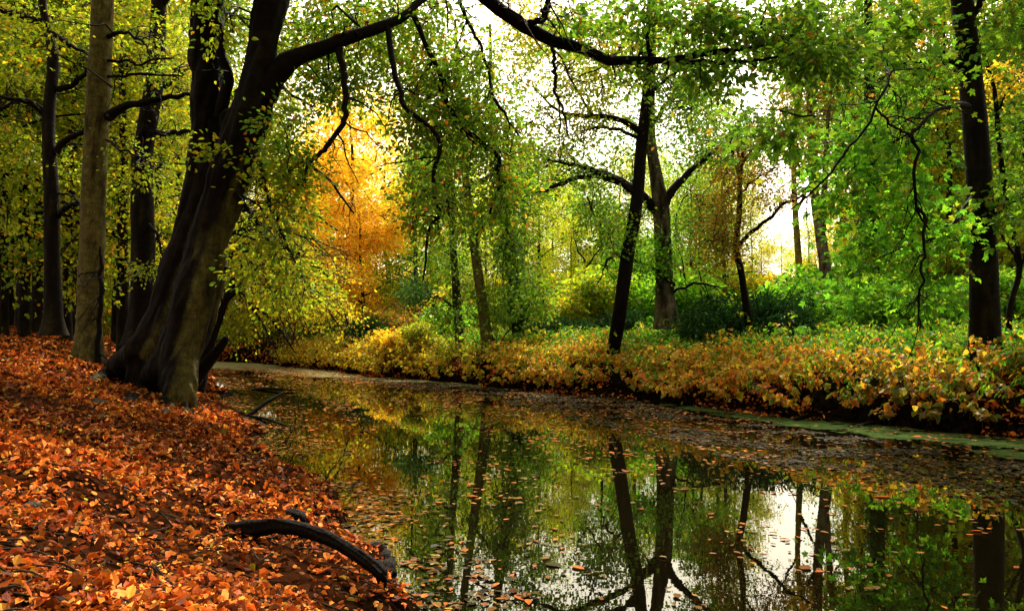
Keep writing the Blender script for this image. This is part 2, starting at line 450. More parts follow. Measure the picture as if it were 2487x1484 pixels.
# ================================================================== THE SETTING
# ground: one sheet, fine near the stream and coarse to the horizon
def axis(parts): return np.unique(np.concatenate([np.linspace(a, b, n) for a, b, n in parts]).round(4))
gx = axis([(-400, -60, 12), (-60, -25, 36), (-25, 14, 400), (14, 60, 60), (60, 400, 12)])
gy = axis([(-120, -20, 10), (-20, 0, 40), (0, 24, 260), (24, 60, 130), (60, 120, 40), (120, 500, 12)])
X, Y = np.meshgrid(gx, gy); Z = height(X, Y)
V = np.stack([X, Y, Z], -1).reshape(-1, 3)
nx, ny = len(gx), len(gy)
ii = (np.arange(ny - 1)[:, None] * nx + np.arange(nx - 1)[None]).ravel()
FQ = np.stack([ii, ii + 1, ii + nx + 1, ii + nx], 1)
lit = np.clip(sl(X, Y) * 2.0, 0, 1).ravel()                      # leaf litter lies on the left bank
bk = np.clip(sr(X, Y) / 6, 0, 1).ravel()
soil = np.array((.007, .004, .002)); brown = np.array((.034, .011, .004)); moss = np.array((.028, .045, .010))
gc = soil + (brown - soil) * (lit * .9)[:, None] + (moss - soil) * (bk * .9)[:, None]
me = mesh_from('ground', V, FQ, gc, True)
m, N, L, out = new_mat('ground')
a_ = N('Attribute', attribute_name='tint'); tc = N('TexCoord')
n_ = N('TexNoise', Scale=6.0, Detail=9.0, Roughness=.75); L(tc.outputs['Object'], n_.inputs['Vector'])
vo = N('TexVoronoi', Scale=13.0); L(tc.outputs['Object'], vo.inputs['Vector'])
sp = N('SeparateColor'); L(vo.outputs['Color'], sp.inputs[0])
mu_ = N('Math', operation='MULTIPLY'); L(sp.outputs[0], mu_.inputs[0]); L(n_.outputs['Fac'], mu_.inputs[1])
mr = N('MapRange'); L(mu_.outputs[0], mr.inputs['Value']); mr.inputs['From Max'].default_value = .6; mr.inputs['To Min'].default_value = .15; mr.inputs['To Max'].default_value = 1.7
mx = N('MixRGB', blend_type='MULTIPLY', Fac=1.0); L(a_.outputs['Color'], mx.inputs[1]); L(mr.outputs[0], mx.inputs[2])
bp = N('Bump', Strength=.8, Distance=.05); L(mu_.outputs[0], bp.inputs['Height'])
p_ = N('BsdfPrincipled', Roughness=.85); p_.inputs['Specular IOR Level'].default_value = .0
L(mx.outputs[0], p_.inputs['Base Color']); L(bp.outputs[0], p_.inputs['Normal']); L(p_.outputs[0], out.inputs['Surface'])
me.materials.append(m)
ground = bpy.data.objects.new('ground', me); COL.objects.link(ground); ground['kind'] = 'structure'

# water: sheet at z = 0 with a drifting film of duckweed and dust near the far bank
wx = axis([(-70, -20, 60), (-20, 16, 300), (16, 40, 40)]); wy = axis([(-30, 0, 30), (0, 24, 200), (24, 50, 180), (50, 80, 30)])
X, Y = np.meshgrid(wx, wy)
rin = -sr(X, Y); lin = -sl(X, Y)
far = np.interp(Y, [19, 25, 30, 45], [0, .5, .95, 1.0])
film = np.clip(1.25 - rin / np.interp(Y, [10, 20, 26, 33, 40, 60], [.1, .9, 2.0, 2.6, 7, 9]), 0, 1) * far
film = film
film = np.where((rin < -.3) | (lin < -.3), 0, film)
nx, ny = len(wx), len(wy)
ii = (np.arange(ny - 1)[:, None] * nx + np.arange(nx - 1)[None]).ravel()
FQ = np.stack([ii, ii + 1, ii + nx + 1, ii + nx], 1)
me = mesh_from('water', np.stack([X, Y, X * 0], -1).reshape(-1, 3), FQ, np.repeat(film.reshape(-1, 1), 3, 1), True)
m, N, L, out = new_mat('water')
tc = N('TexCoord'); a_ = N('Attribute', attribute_name='tint')
mp = N('Mapping'); L(tc.outputs['Object'], mp.inputs['Vector']); mp.inputs['Scale'].default_value = (1.0, 1.6, 1)
nz = N('TexNoise', Scale=2.2, Detail=3.0, Roughness=.5); L(mp.outputs[0], nz.inputs['Vector'])
bp = N('Bump', Strength=.009, Distance=.05); L(nz.outputs['Fac'], bp.inputs['Height'])
dirt = N('BsdfDiffuse'); dirt.inputs['Color'].default_value = (.004, .003, .001, 1)
gl = N('BsdfGlossy', Roughness=.004); gl.inputs['Color'].default_value = (.93, .93, .88, 1); L(bp.outputs[0], gl.inputs['Normal'])
fr = N('Fresnel', IOR=1.5); L(bp.outputs[0], fr.inputs['Normal'])
s1 = N('MixShader'); L(fr.outputs[0], s1.inputs[0]); L(dirt.outputs[0], s1.inputs[1]); L(gl.outputs[0], s1.inputs[2])
fn = N('TexNoise', Scale=1.1, Detail=10.0, Roughness=.72); L(mp.outputs[0], fn.inputs['Vector'])
ad = N('Math', operation='ADD'); L(fn.outputs['Fac'], ad.inputs[0]); L(a_.outputs['Fac'], ad.inputs[1])
mr = N('MapRange'); L(ad.outputs[0], mr.inputs['Value']); mr.inputs['From Min'].default_value = .82; mr.inputs['From Max'].default_value = 1.25
mr.inputs['To Max'].default_value = .72
fd = N('BsdfDiffuse'); fd.inputs['Color'].default_value = (.26, .25, .12, 1)
s2 = N('MixShader'); L(mr.outputs[0], s2.inputs[0]); L(s1.outputs[0], s2.inputs[1]); L(fd.outputs[0], s2.inputs[2])
L(s2.outputs[0], out.inputs['Surface'])
me.materials.append(m)
water = bpy.data.objects.new('water', me); COL.objects.link(water); water['kind'] = 'structure'

# duckweed mat along the right-hand bank
gx_ = np.arange(1.5, 12, .03); gy_ = np.arange(9, 21, .03)
X, Y = np.meshgrid(gx_, gy_); rin = -(X - xr(Y)) * .8
wid = np.interp(Y, [9, 12, 14, 16, 18, 19.5], [2.1, 1.9, 1.5, 1.15, .6, 0.0]) + (n2(X, Y, .8) - .5) * 1.0
hole = n2(X, Y, 2.4, 5) * .7 + .3 * n2(X, Y, 14.0, 2, 3.)
keep = (rin > -.15) & (rin < wid) & (hole + np.clip((wid - rin) * .35, 0, .15) > .53)
idx = -np.ones(X.shape, int); ok = keep[:-1, :-1]
q = np.argwhere(ok); b = Buf()
nxk = X.shape[1]; lin_ = (q[:, 0] * nxk + q[:, 1])
FQ = np.stack([lin_, lin_ + 1, lin_ + nxk + 1, lin_ + nxk], 1)
Vd = np.stack([X, Y, np.full_like(X, .004)], -1).reshape(-1, 3)
used, inv = np.unique(FQ, return_inverse=True)
cd = np.array((.050, .080, .022)) * (.45 + 1.1 * n2(Vd[used][:, 0], Vd[used][:, 1], 5.0))[:, None]
b.add(Vd[used], inv.reshape(-1, 4), cd)
m, N, L, out = new_mat('duckweed')
a_ = N('Attribute', attribute_name='tint'); tc = N('TexCoord'); v_ = N('TexVoronoi', Scale=70.0); L(tc.outputs['Object'], v_.inputs['Vector'])
mr = N('MapRange'); L(v_.outputs['Distance'], mr.inputs['Value']); mr.inputs['From Max'].default_value = .6; mr.inputs['To Min'].default_value = 1.15; mr.inputs['To Max'].default_value = .55
mx = N('MixRGB', blend_type='MULTIPLY', Fac=1.0); L(a_.outputs['Color'], mx.inputs[1]); L(mr.outputs[0], mx.inputs[2])
p_ = N('BsdfDiffuse'); L(mx.outputs[0], p_.inputs['Color']); L(p_.outputs[0], out.inputs['Surface'])
tag(b.build('duckweed', m), 'flat pale green duckweed mat along the right bank waterline', 'duckweed', kind='stuff')

# ------------------------------------------------------------------ fallen leaves on the left bank
LIT = [(5, (.50, .105, .012)), (4, (.30, .048, .008)), (4, (.70, .21, .024)), (2.6, (.13, .026, .007)), (3.6, (.032, .011, .005)), (1.3, (.80, .38, .07)), (.12, (.36, .36, .03))]
def scatter(n, y0, y1, smax, p=1.0):
    y = np.exp(rng.uniform(math.log(y0), math.log(y1), n)); s = rng.random(n) ** p * smax * np.clip(.35 + y / 12, .4, 3)
    return xl(y) - s / .9, y
b = Buf()
for n, y0, y1, sm in ((270000, 1.2, 14, 8), (80000, 11, 60, 9)):
    x, y = scatter(n, y0, y1, sm)
    vis = np.abs(x) < y * .80 + 2.5; x, y = x[vis], y[vis]
    gap = n2(x, y, 1.6, 4, 4.0)
    k = rng.random(len(x)) < np.clip(.95 - (gap - .47) * 6, .22, 1) * np.interp(y, [2, 8, 16], [.5, .72, .95])
    k &= (sl(x, y) > .12) | (rng.random(len(x)) < .4)
    x, y = x[k], y[k]; n = len(x); e = .05
    z = height(x, y); nrm = unit(np.stack([-(height(x + e, y) - z) / e, -(height(x, y + e) - z) / e, np.ones(n)], -1))
    N_ = unit(nrm + rng.normal(0, .19, (n, 3))); D_ = unit(rnd(n) * np.array([1, 1, .5]))
    size = np.exp(rng.normal(0, .29, n)) * .038 * (1 + np.clip(y - 4, 0, 40) / 10)
    P = np.stack([x, y, z + rng.random(n) * .022 * (1 + y / 20) + .006], -1)
    tone = np.clip(1 + (n2(x, y, .6, 4, 8.0) - .5) * 2.4, .45, 1.4)[:, None]
    leaves(b, P, D_, N_, size, pick(LIT, n, .32) * tone, HEX, rng.normal(1.2, 1.3, n))
tag(b.build('fallen_leaves', M_LITTER), 'carpet of fallen orange brown beech leaves covering the left bank', 'fallen leaves', kind='stuff')

b = Buf(); x, y = scatter(900, 1.6, 20, 7); n = len(x); L_ = np.exp(rng.normal(-1.7, .5, n)); a = rng.random(n) * 6.283; K = 5
t = np.linspace(-.5, .5, K)[None]; px_ = x[:, None] + np.cos(a)[:, None] * L_[:, None] * t; py_ = y[:, None] + np.sin(a)[:, None] * L_[:, None] * t
pz_ = height(px_, py_) + .022 + rng.random((n, 1)) * .02 + rng.normal(0, .006, (n, K))
tubes(b, np.stack([px_, py_, pz_], -1), np.full((n, K), .0035) * (1 + y / 8)[:, None] * np.array([.6, 1, 1, .9, .4]), 5, DARK_ := np.array((.030, .018, .009)))
tag(b.build('fallen_twigs', M_TWIG, smooth=True), 'small brown twigs strewn among the leaves on the left bank', 'twigs', kind='stuff')

# leaves on the water
FL = [(3, (.36, .11, .02)), (3, (.22, .10, .02)), (2, (.46, .12, .02)), (3, (.10, .075, .02)), (2, (.16, .14, .03))]
FLD = [(5, (.018, .014, .004)), (3, (.040, .028, .007)), (1.5, (.10, .05, .01)), (1, (.04, .05, .01))]
b = Buf()
n = 24000; y = rng.uniform(2.5, 38, n) ; u = rng.random(n)
x = xl(y) + (xr(y) - xl(y)) * u
fu, fv = x * .91 + y * .41, y * .91 - x * .41
clump = .6 * n2(fu * 1.6, fv * .5, .8, 4, 2.0) + .4 * n2(x, y, 2.6, 3, 7.0)
dens = .05 + .95 * np.clip((clump - .49) * 7, 0, 1)
dens = dens * np.interp(y, [2, 9, 14, 40], [.75, .8, 1, 1])
k = rng.random(n) < dens; x, y = x[k], y[k]; n = len(x)
up = np.array([0, 0, 1.0])
leaves(b, np.stack([x, y, np.full(n, .008) + rng.random(n) * .006], -1), rnd(n) * np.array([1, 1, .02]), up + rng.normal(0, .07, (n, 3)), .055 * np.exp(rng.normal(0, .3, n)) * (1 + y / 40), pick(FL, n, .3), HEX, rng.normal(.15, .2, n))
n = 46000; y = rng.uniform(8, 30, n); t = rng.random(n) ** 1.1
x = xr(y) - .4 - np.interp(y, [9, 12, 14, 16, 18, 20], [2.8, 2.4, 1.8, 1.2, .5, 0]) - t * np.interp(y, [8, 14, 20, 28], [3.6, 3.4, 3.4, 2.2])
clump = n2(x, y * 1.7, 1.3, 4, 6.0)
k = (rng.random(n) < np.clip((clump - .45) * 6, .03, 1) * (1 - t * .6)) & (x > xl(y) + .3); x, y = x[k], y[k]; n = len(x)
leaves(b, np.stack([x, y, np.full(n, .007) + rng.random(n) * .006], -1), rnd(n) * np.array([1, 1, .02]), up + rng.normal(0, .09, (n, 3)), .07 * np.exp(rng.normal(0, .3, n)), pick(FLD, n, .35), HEX, rng.normal(.25, .3, n))
n = 5000; y = rng.uniform(3, 30, n); x = xl(y) + np.abs(rng.normal(0, .45, n))
k = n2(x, y, 1.1, 3, 1.0) > .45; x, y = x[k], y[k]; n = len(x)
leaves(b, np.stack([x, y, np.full(n, .009) + rng.random(n) * .006], -1), rnd(n) * np.array([1, 1, .02]), up + rng.normal(0, .1, (n, 3)), .06 * np.exp(rng.normal(0, .3, n)), pick(FLD + FL, n, .35), HEX, rng.normal(.25, .3, n))
tag(b.build('floating_leaves', M_LITTER), 'scattered orange and brown leaves floating on the dark water', 'floating leaves', kind='stuff')

# ------------------------------------------------------------------ right bank: thicket and undergrowth
def thicket(n_sh, yr, srange, hgt, lsize, palf, name, label, tm=HEART, nl=15, lean=.6, mat=None, cat='undergrowth', keepf=None):
    b, bs = Buf(), Buf()
    y = rng.uniform(*yr, n_sh); s = srange[0] + rng.random(n_sh) ** 1.2 * (srange[1] - srange[0])
    x = xr(y) + s / .8
    k = (x < y * .80 + 3) & (x > -y * .8)
    k &= rng.random(n_sh) < np.interp(y, [12, 17], [.8, 1])
    if keepf is not None: k &= keepf(x, y, s)
    x, y, s = x[k], y[k], s[k]; M = len(x)
    z = height(x, y); H = hgt(x, y, s) * np.exp(rng.normal(0, .2, M))
    a = rng.random(M) * 6.283
    d = np.stack([np.cos(a), np.sin(a), np.zeros(M)], -1) * .45 + np.array([-.75, -.6, 0]) * lean * np.clip(1.5 - s / 3, .15, 1.3)[:, None]
    K = 7; t = np.linspace(0, 1, K)[None, :, None]
    P = np.stack([x, y, z - .05], -1)[:, None] + H[:, None, None] * (np.array([0, 0, 1.15]) * (t - .42 * t ** 2.6) + d[:, None] * t ** 1.7)
    tubes(bs, P, np.full((M, K), .007) * np.linspace(1, .4, K)[None], 4, np.array((.09, .035, .015)))
    tt = .2 + .8 * rng.random((M, nl)) ** .8; xx = tt * (K - 1); i = np.minimum(xx.astype(int), K - 2); u = (xx - i)[..., None]
    Q = np.take_along_axis(P, i[..., None], 1) * (1 - u) + np.take_along_axis(P, (i + 1)[..., None], 1) * u
    D = unit(rng.normal(size=(M, nl, 3)) * np.array([1, 1, .35]) + d[:, None] * .6 + np.array([0, 0, -.75]))
    Nn = unit(np.array([-.25, -.35, 1.0]) + rng.normal(0, .45, (M, nl, 3)))
    sz = lsize * np.exp(rng.normal(0, .28, M * nl)) * np.repeat(np.interp(y, [11, 17, 25], [1.25, 1.05, 1.0]), nl)
    c = palf(np.repeat(x, nl), np.repeat(y, nl), np.repeat(s, nl), tt.ravel())
    leaves(b, (Q + rng.normal(0, .04, Q.shape)).reshape(-1, 3), D.reshape(-1, 3), Nn.reshape(-1, 3), sz, c, tm)
    o = build_multi(name, [(b, mat or M_LEAF, False), (bs, M_TWIG, True)])
    return tag(o, label, cat, kind='stuff')

KY = [(5, (.76, .50, .022)), (3, (.54, .50, .025)), (2, (.80, .38, .018)), (.8, (.74, .22, .015)), (2.5, (.32, .42, .02))]
KO = [(4, (.70, .29, .018)), (3, (.68, .44, .025)), (1.6, (.66, .15, .012)), (2, (.42, .41, .025)), (2, (.20, .32, .02))]
KG = [(3, (.25, .25, .015)), (4, (.12, .20, .012)), (3, (.46, .25, .014)), (4, (.48, .14, .010)), (2.5, (.06, .13, .012))]
def clear(x, y, s):      # the thicket opens where the stems stand
    p = x / y * F + CX
    return ~(((abs(p - 1193) < 17) & (y < 27.8)) | ((abs(p - 1122) < 13) & (y < 29.2)) | ((abs(p - 1478) < 20) & (y < 23.2) & (rng.random(len(x)) < .7)) | ((abs(p - 2392) < 34) & (y < 15.8) & (s > 1.4)))
KR = [(3, (.80, .22, .015)), (2, (.66, .11, .012)), (2, (.66, .28, .02))]
KB = PAL['bright']
def kpal(x, y, s, t):
    n = len(x); c1, c2, c3, c4 = pick(KY, n), pick(KO, n), pick(KG, n), pick(KB, n)
    w_far = np.clip((y - 22) / 6, 0, 1); w_r = np.clip((17.5 - y) / 4 + (n2(x, y, .6, 2, 21.) - .5) * 1.2, 0, 1)
    r = rng.random(n); c = np.where((r < w_far)[:, None], c1, np.where((rng.random(n) < w_r)[:, None], c3, c2))
    c = np.where((rng.random(n) < np.clip((.42 - t) * 1.6, 0, .55) * np.clip(1.6 - s, .2, 1))[:, None], pick(KR, n), c)
    back = np.clip((s - 1.1 + (n2(x, y, .5, 2, 9.0) - .5) * 4) / 2.0, 0, 1) * .95
    return np.where((rng.random(n) < back)[:, None], c4, c)
thicket(3400, (9, 40), (.05, 4.2), lambda x, y, s: np.interp(s, [0, .4, 1.5, 4], [.42, .62, .92, .88]) * np.interp(y, [10, 16, 24, 36], [1.05, 1.0, .95, 1.0]) * (.22 + 1.3 * n2(x, y, 1.3, 3, 3.0)), .088, kpal, 'knotweed_thicket',
        'dense yellow orange and green thicket of heart shaped leaves overhanging the far bank', nl=17, cat='thicket', keepf=clear)
thicket(2600, (12, 60), (3.2, 26), lambda x, y, s: .35 + .4 * rng.random(len(x)), .17, lambda x, y, s, t: pick(PAL['bright'], len(x)) * np.interp(y, [14, 30, 60], [1, 1, 1.1])[:, None], 'green_undergrowth',
        'bright green leafy undergrowth filling the wood floor behind the thicket', nl=14, lean=.2)

thicket(1500, (9, 42), (.2, 6.0), lambda x, y, s: np.interp(s, [0, 1, 3, 6], [.5, .8, .95, .8]) * (.5 + n2(x, y, .9, 2, 13.0)), .10, lambda x, y, s, t: np.where((rng.random(len(x)) < .35)[:, None], pick(KY, len(x)), pick(PAL['bright'], len(x))), 'nettles',
        'upright green nettle stems with narrow leaves poking out of the thicket', tm=LONG, nl=22, lean=.12, keepf=clear)
# fallen red leaves along the far waterline and on the slope under the thicket
n = 26000; y = rng.uniform(9, 62, n); s = np.abs(rng.normal(.0, 1.2, n)) * np.interp(y, [38, 44], [1, 5]) - .1; x = xr(y) + s / .8
k = n2(x, y, .8, 3, 5.) > .45; x, y = x[k], y[k]; n = len(x)
b = Buf(); leaves(b, np.stack([x, y, np.maximum(height(x, y), .01) + rng.random(n) * .04], -1), rnd(n), unit(np.array([-.3, -.3, 1]) + rng.normal(0, .4, (n, 3))), .085 * np.exp(rng.normal(0, .25, n)) * np.interp(y, [38, 46], [1, 2.2]), pick(LIT, n, .3), HEX)
tag(b.build('fallen_leaves', M_LITTER), 'reddish fallen leaves lying under the thicket along the far waterline', 'fallen leaves', kind='stuff')

# ================================================================== LEFT BANK TREES
# the great double beech: two fused stems with root buttresses
def big_beech():
    base = at(400, 930, 14.4)
    root = tag(empty('beech_tree', base), 'huge double stemmed beech leaning over the water with flaring buttress roots', 'tree')
    def W(rows): return np.array([[*at(a, b, d), r / F * d] for a, b, d, r in rows])
    stems = [
        ([(436, 1075, 13.7, 20), (436, 1005, 13.8, 27), (427, 960, 13.9, 38), (428, 904, 14.0, 44), (446, 838, 14.1, 53), (466, 744, 14.2, 57), (487, 654, 14.3, 52), (505, 583, 14.4, 48), (535, 498, 14.4, 47), (562, 402, 14.4, 48), (597, 302, 14.4, 46), (615, 251, 14.4, 42), (635, 151, 14.4, 36), (658, 0, 14.4, 36), (680, -130, 14.5, 34), (710, -420, 14.6, 26), (720, -700, 14.8, 14)], 90),
        ([(352, 940, 15, 46), (370, 838, 15.0, 42), (402, 744, 15.0, 37), (424, 654, 15.0, 37), (454, 583, 15.0, 36), (474, 498, 15.0, 37), (496, 402, 15.0, 38), (500, 251, 15.0, 37), (500, 100, 15.0, 38), (502, -80, 15.0, 36), (510, -420, 15.2, 28), (500, -700, 15.3, 14)], 90),
        ([(520, 520, 14.7, 30), (545, 430, 14.7, 32), (575, 330, 14.6, 34), (548, 275, 14.7, 20)], 24),
    ]
    def G(px, py, r, sink=.6):          # a root end lying half sunk in the ground
        q = on_ground(px, py); rr = r / F * q[1]; return [q[0], q[1], q[2] - rr * sink, rr]
    def A(px, py, d, r): return [*at(px, py, d), r / F * d]
    roots = [
        [A(405, 740, 14.9, 34), A(368, 820, 14.9, 38), A(322, 872, 15.0, 32), G(272, 902, 22, .3), G(232, 915, 16), G(205, 922, 8, 1.2)],
        [A(432, 800, 14.3, 36), A(392, 890, 14.2, 34), G(358, 945, 22, .4), G(322, 965, 14), G(300, 985, 7, 1.3)],
        [A(436, 860, 13.9, 34), A(418, 940, 13.7, 28), G(408, 985, 18, .4), G(398, 1015, 12, 1.0)],
        [A(455, 860, 14.0, 34), A(448, 945, 13.7, 26), G(450, 1000, 16, .4), G(478, 1030, 12, .8), G(505, 1045, 7, 1.3)],
        [A(380, 790, 15.3, 32), A(345, 860, 15.6, 26), A(315, 890, 16.2, 14)],
        [A(478, 780, 14.2, 34), A(462, 900, 14.1, 24), A(462, 1000, 14.0, 16)],
    ]
    b = Buf(); nodes = []
    for rows, K in stems:
        p = smooth_path(W(rows), K); tubes(b, p[None, :, :3], p[None, :, 3], 24, DARK); nodes.append(p[K // 2:, :3])
    for rows in roots:
        p = smooth_path(np.array(rows), 24); tubes(b, p[None, :, :3], p[None, :, 3], 14, DARK)
    # close the tube ends so the volume remesh reads them as solid
    o = b.build('trunk', M_BARK, None, base)
    import bmesh
    bm = bmesh.new(); bm.from_mesh(o.data); bmesh.ops.holes_fill(bm, edges=[e for e in bm.edges if e.is_boundary], sides=40)
    bmesh.ops.recalc_face_normals(bm, faces=bm.faces); bm.to_mesh(o.data); bm.free()
    md = o.modifiers.new('fuse', 'REMESH'); md.mode = 'VOXEL'; md.voxel_size = .04
    sm = o.modifiers.new('soft', 'SMOOTH'); sm.iterations = 9; sm.factor = .6
    dg = bpy.context.evaluated_depsgraph_get(); me = bpy.data.meshes.new_from_object(o.evaluated_get(dg))
    o.modifiers.clear(); o.data = me
    n = len(me.vertices); v = np.empty(n * 3, np.float32); me.vertices.foreach_get('co', v); v = v.reshape(-1, 3).astype(float)
    nr = np.empty(n * 3, np.float32); me.vertices.foreach_get('normal', nr); nr = nr.reshape(-1, 3).astype(float)
    # long flutes run down the stems, lumps and scars sit on them
    lean = v.copy(); lean[:, 0] -= .30 * v[:, 2]
    fl = fbm(lean * np.array([4.2, 4.2, .42]), 3) - .5; lp = fbm(v * 2.1 + 3, 3) - .5
    v2 = v + nr * (fl * .26 + lp * .10 + (fbm(lean * np.array([11., 11., 1.1]) + 7, 2) - .5) * .06)[:, None]
    me.vertices.foreach_set('co', v2.astype(np.float32).ravel())
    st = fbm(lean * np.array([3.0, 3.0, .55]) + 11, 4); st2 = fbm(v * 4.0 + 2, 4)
    flank = nr[:, 0] * .75 - nr[:, 1] * .35 - .38 + (st - .5) * 2.2 - np.clip((v[:, 2] - 3.6) * .5, 0, 1.2)   # paler olive bark down the river flank, fading higher up
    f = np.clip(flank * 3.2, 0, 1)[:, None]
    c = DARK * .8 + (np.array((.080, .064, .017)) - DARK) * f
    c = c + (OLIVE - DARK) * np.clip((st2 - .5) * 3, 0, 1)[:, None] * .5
    if 'tint' in me.attributes: me.attributes.remove(me.attributes['tint'])
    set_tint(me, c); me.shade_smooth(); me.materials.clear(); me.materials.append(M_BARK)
    o.parent = root
    limbs = [
        [(640, 235, 14.4, 34), (680, 165, 14.3, 27), (730, 138, 14.2, 22), (800, 115, 14.2, 18), (880, 82, 14.2, 15), (975, 45, 14.4, 11), (1050, -15, 14.8, 8), (1110, -90, 15.2, 5), (1180, -180, 15.6, 2)],
        [(822, 118, 14.2, 10), (835, 180, 14.0, 8), (845, 262, 13.9, 7), (800, 350, 13.8, 6), (755, 395, 13.8, 5), (720, 455, 13.8, 2)],
        [(940, 60, 14.3, 8), (960, 180, 14.0, 7), (985, 275, 13.8, 6), (1072, 325, 13.7, 6), (1045, 440, 13.7, 5), (1070, 520, 13.7, 4.5), (1040, 560, 13.6, 4), (1028, 680, 13.6, 2)],
        [(1000, 28, 14.5, 7), (1060, 160, 14.8, 6), (1100, 285, 14.9, 7), (1165, 345, 15, 6), (1212, 405, 15, 5), (1190, 520, 15, 3)],
        [(1090, -60, 15.1, 5), (1160, 110, 14.9, 4), (1200, 230, 14.6, 4), (1260, 330, 14.8, 2)],
        [(535, 285, 14.8, 17), (553, 190, 14.6, 13), (532, 110, 14.5, 12), (525, -10, 14.5, 11), (540, -200, 14.4, 8)],
        [(590, 330, 14.3, 10), (640, 420, 13.9, 6), (660, 520, 13.7, 4), (720, 640, 13.5, 2)],
        [(570, 470, 14.2, 7), (640, 560, 14.2, 5), (700, 640, 14.4, 3), (760, 700, 14.6, 2)],
        [(545, 650, 14.1, 5), (640, 690, 14.3, 4), (720, 745, 14.6, 2)],
        [(505, -60, 15, 15), (440, -160, 14.6, 11), (360, -260, 14.0, 6)],
        [(680, -160, 14.5, 18), (820, -260, 14, 12), (1000, -330, 13.4, 7), (1200, -340, 13, 3)],
        [(690, -300, 14.5, 15), (560, -420, 13, 10), (420, -470, 11, 5)],
    ]
    bt, bl = Buf(), Buf()
    for rows in limbs:
        bb = Buf(); p = limb_tube(bb, W(rows), S=10, K=34, wob=.22); bb.build('limb', M_BARK, root, base, True); nodes.append(p[3:, :3]); nodes.append(side_twigs(bt, p, 3.5, .5))
    nodes = np.concatenate(nodes)
    C = [blob_px(s) for s in (
        (900, 20, 16.0, 210, 110, 1.5, 64), (1030, 130, 15.8, 170, 140, 1.6, 84), (1120, 240, 15.6, 140, 130, 1.5, 80), (1200, 360, 15.7, 110, 120, 1.3, 50),
        (1040, 300, 14.8, 90, 110, 1.0, 30), (1050, 470, 13.7, 80, 150, 1.2, 22), (800, 200, 15.4, 140, 90, 1.0, 40), (700, 340, 13.9, 70, 120, 1.2, 20),
        (760, 60, 16.2, 110, 100, 1.2, 30), (570, 70, 17, 60, 110, 1.0, 30), (1250, 470, 15, 80, 90, 1, 16), (1160, 500, 15, 80, 90, 1, 10))]
    grow(bt, bl, nodes, np.concatenate(C), 30, .088, PAL['olive'], HEX, .26, .3, .7, .011)
    C = [blob_px(s) for s in ((520, 40, 13.2, 60, 90, .4, 9), (500, 340, 13.2, 60, 35, .3, 4), (700, 480, 13.8, 90, 110, .8, 40),
        (650, 620, 13.8, 80, 70, .8, 26), (720, 700, 14.4, 90, 60, .8, 22))]
    grow(bt, bl, nodes, np.concatenate(C), 24, .085, PAL['yg'], HEX, .24, .3, .7, .009)
    C = [blob_px(s) for s in ((400, -320, 14, 260, 160, 2.5, 110), (800, -330, 13.6, 260, 140, 2.5, 130), (560, -480, 12, 300, 160, 3, 120))]
    grow(bt, bl, nodes, np.concatenate(C), 26, .13, PAL['olive'], DIA, .4, .3, .7, .012)
    build_multi('crown', [(bl, M_LEAF, False), (bt, M_TWIG, True)], root, base)
    return root
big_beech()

hero('beech_tree', 'tall straight beech with pale olive grey trunk on the left bank', 'tree',
     [[(213, 880, 17.5, 34), (216, 800, 17.5, 30), (222, 650, 17.5, 29), (229, 450, 17.5, 27), (238, 250, 17.5, 27), (246, 80, 17.5, 26), (250, -60, 17.5, 25), (256, -420, 17.5, 20), (262, -800, 17.6, 9)]],
     [[(262, 285, 17.4, 14), (300, 262, 17.2, 9), (370, 245, 17, 8), (460, 232, 16.9, 5), (540, 225, 16.9, 2)],
      [(262, 90, 17.4, 6), (300, 80, 17.2, 4), (345, 105, 17, 3), (380, 150, 17, 1.5)],
      [(262, 187, 17.3, 4), (330, 183, 17, 3.5), (440, 185, 17, 2)],
      [(262, 148, 17.4, 4), (330, 152, 17.2, 3), (420, 142, 17, 2)],
      [(258, 340, 17.3, 3), (310, 370, 17, 2.5), (400, 410, 17, 1.5)],
      [(243, 585, 17.45, 2), (246, 650, 17.3, 5), (246, 740, 17.2, 6), (240, 810, 17.15, 6), (238, 880, 17.1, 8)],
      [(250, -80, 17.5, 14), (120, -220, 16.5, 9), (0, -280, 15.5, 4)], [(254, -160, 17.5, 13), (380, -280, 16.6, 8), (480, -330, 16, 4)]],
     [(340, 60, 18.6, 90, 60, 1.0, 20), (420, 170, 18.4, 90, 50, 1, 18), (320, 400, 18.2, 70, 60, .8, 10), (120, -250, 15.5, 240, 120, 2.5, 90), (420, -330, 16, 220, 120, 2.5, 80), (40, 60, 15.5, 80, 80, 1.5, 14)],
     'yg', bark=dict(dark=DARK * 2.4, pale=PALE, amount=.62, S=26, K=90, lump=.07, flare=.25), size=.09, spread=.3)
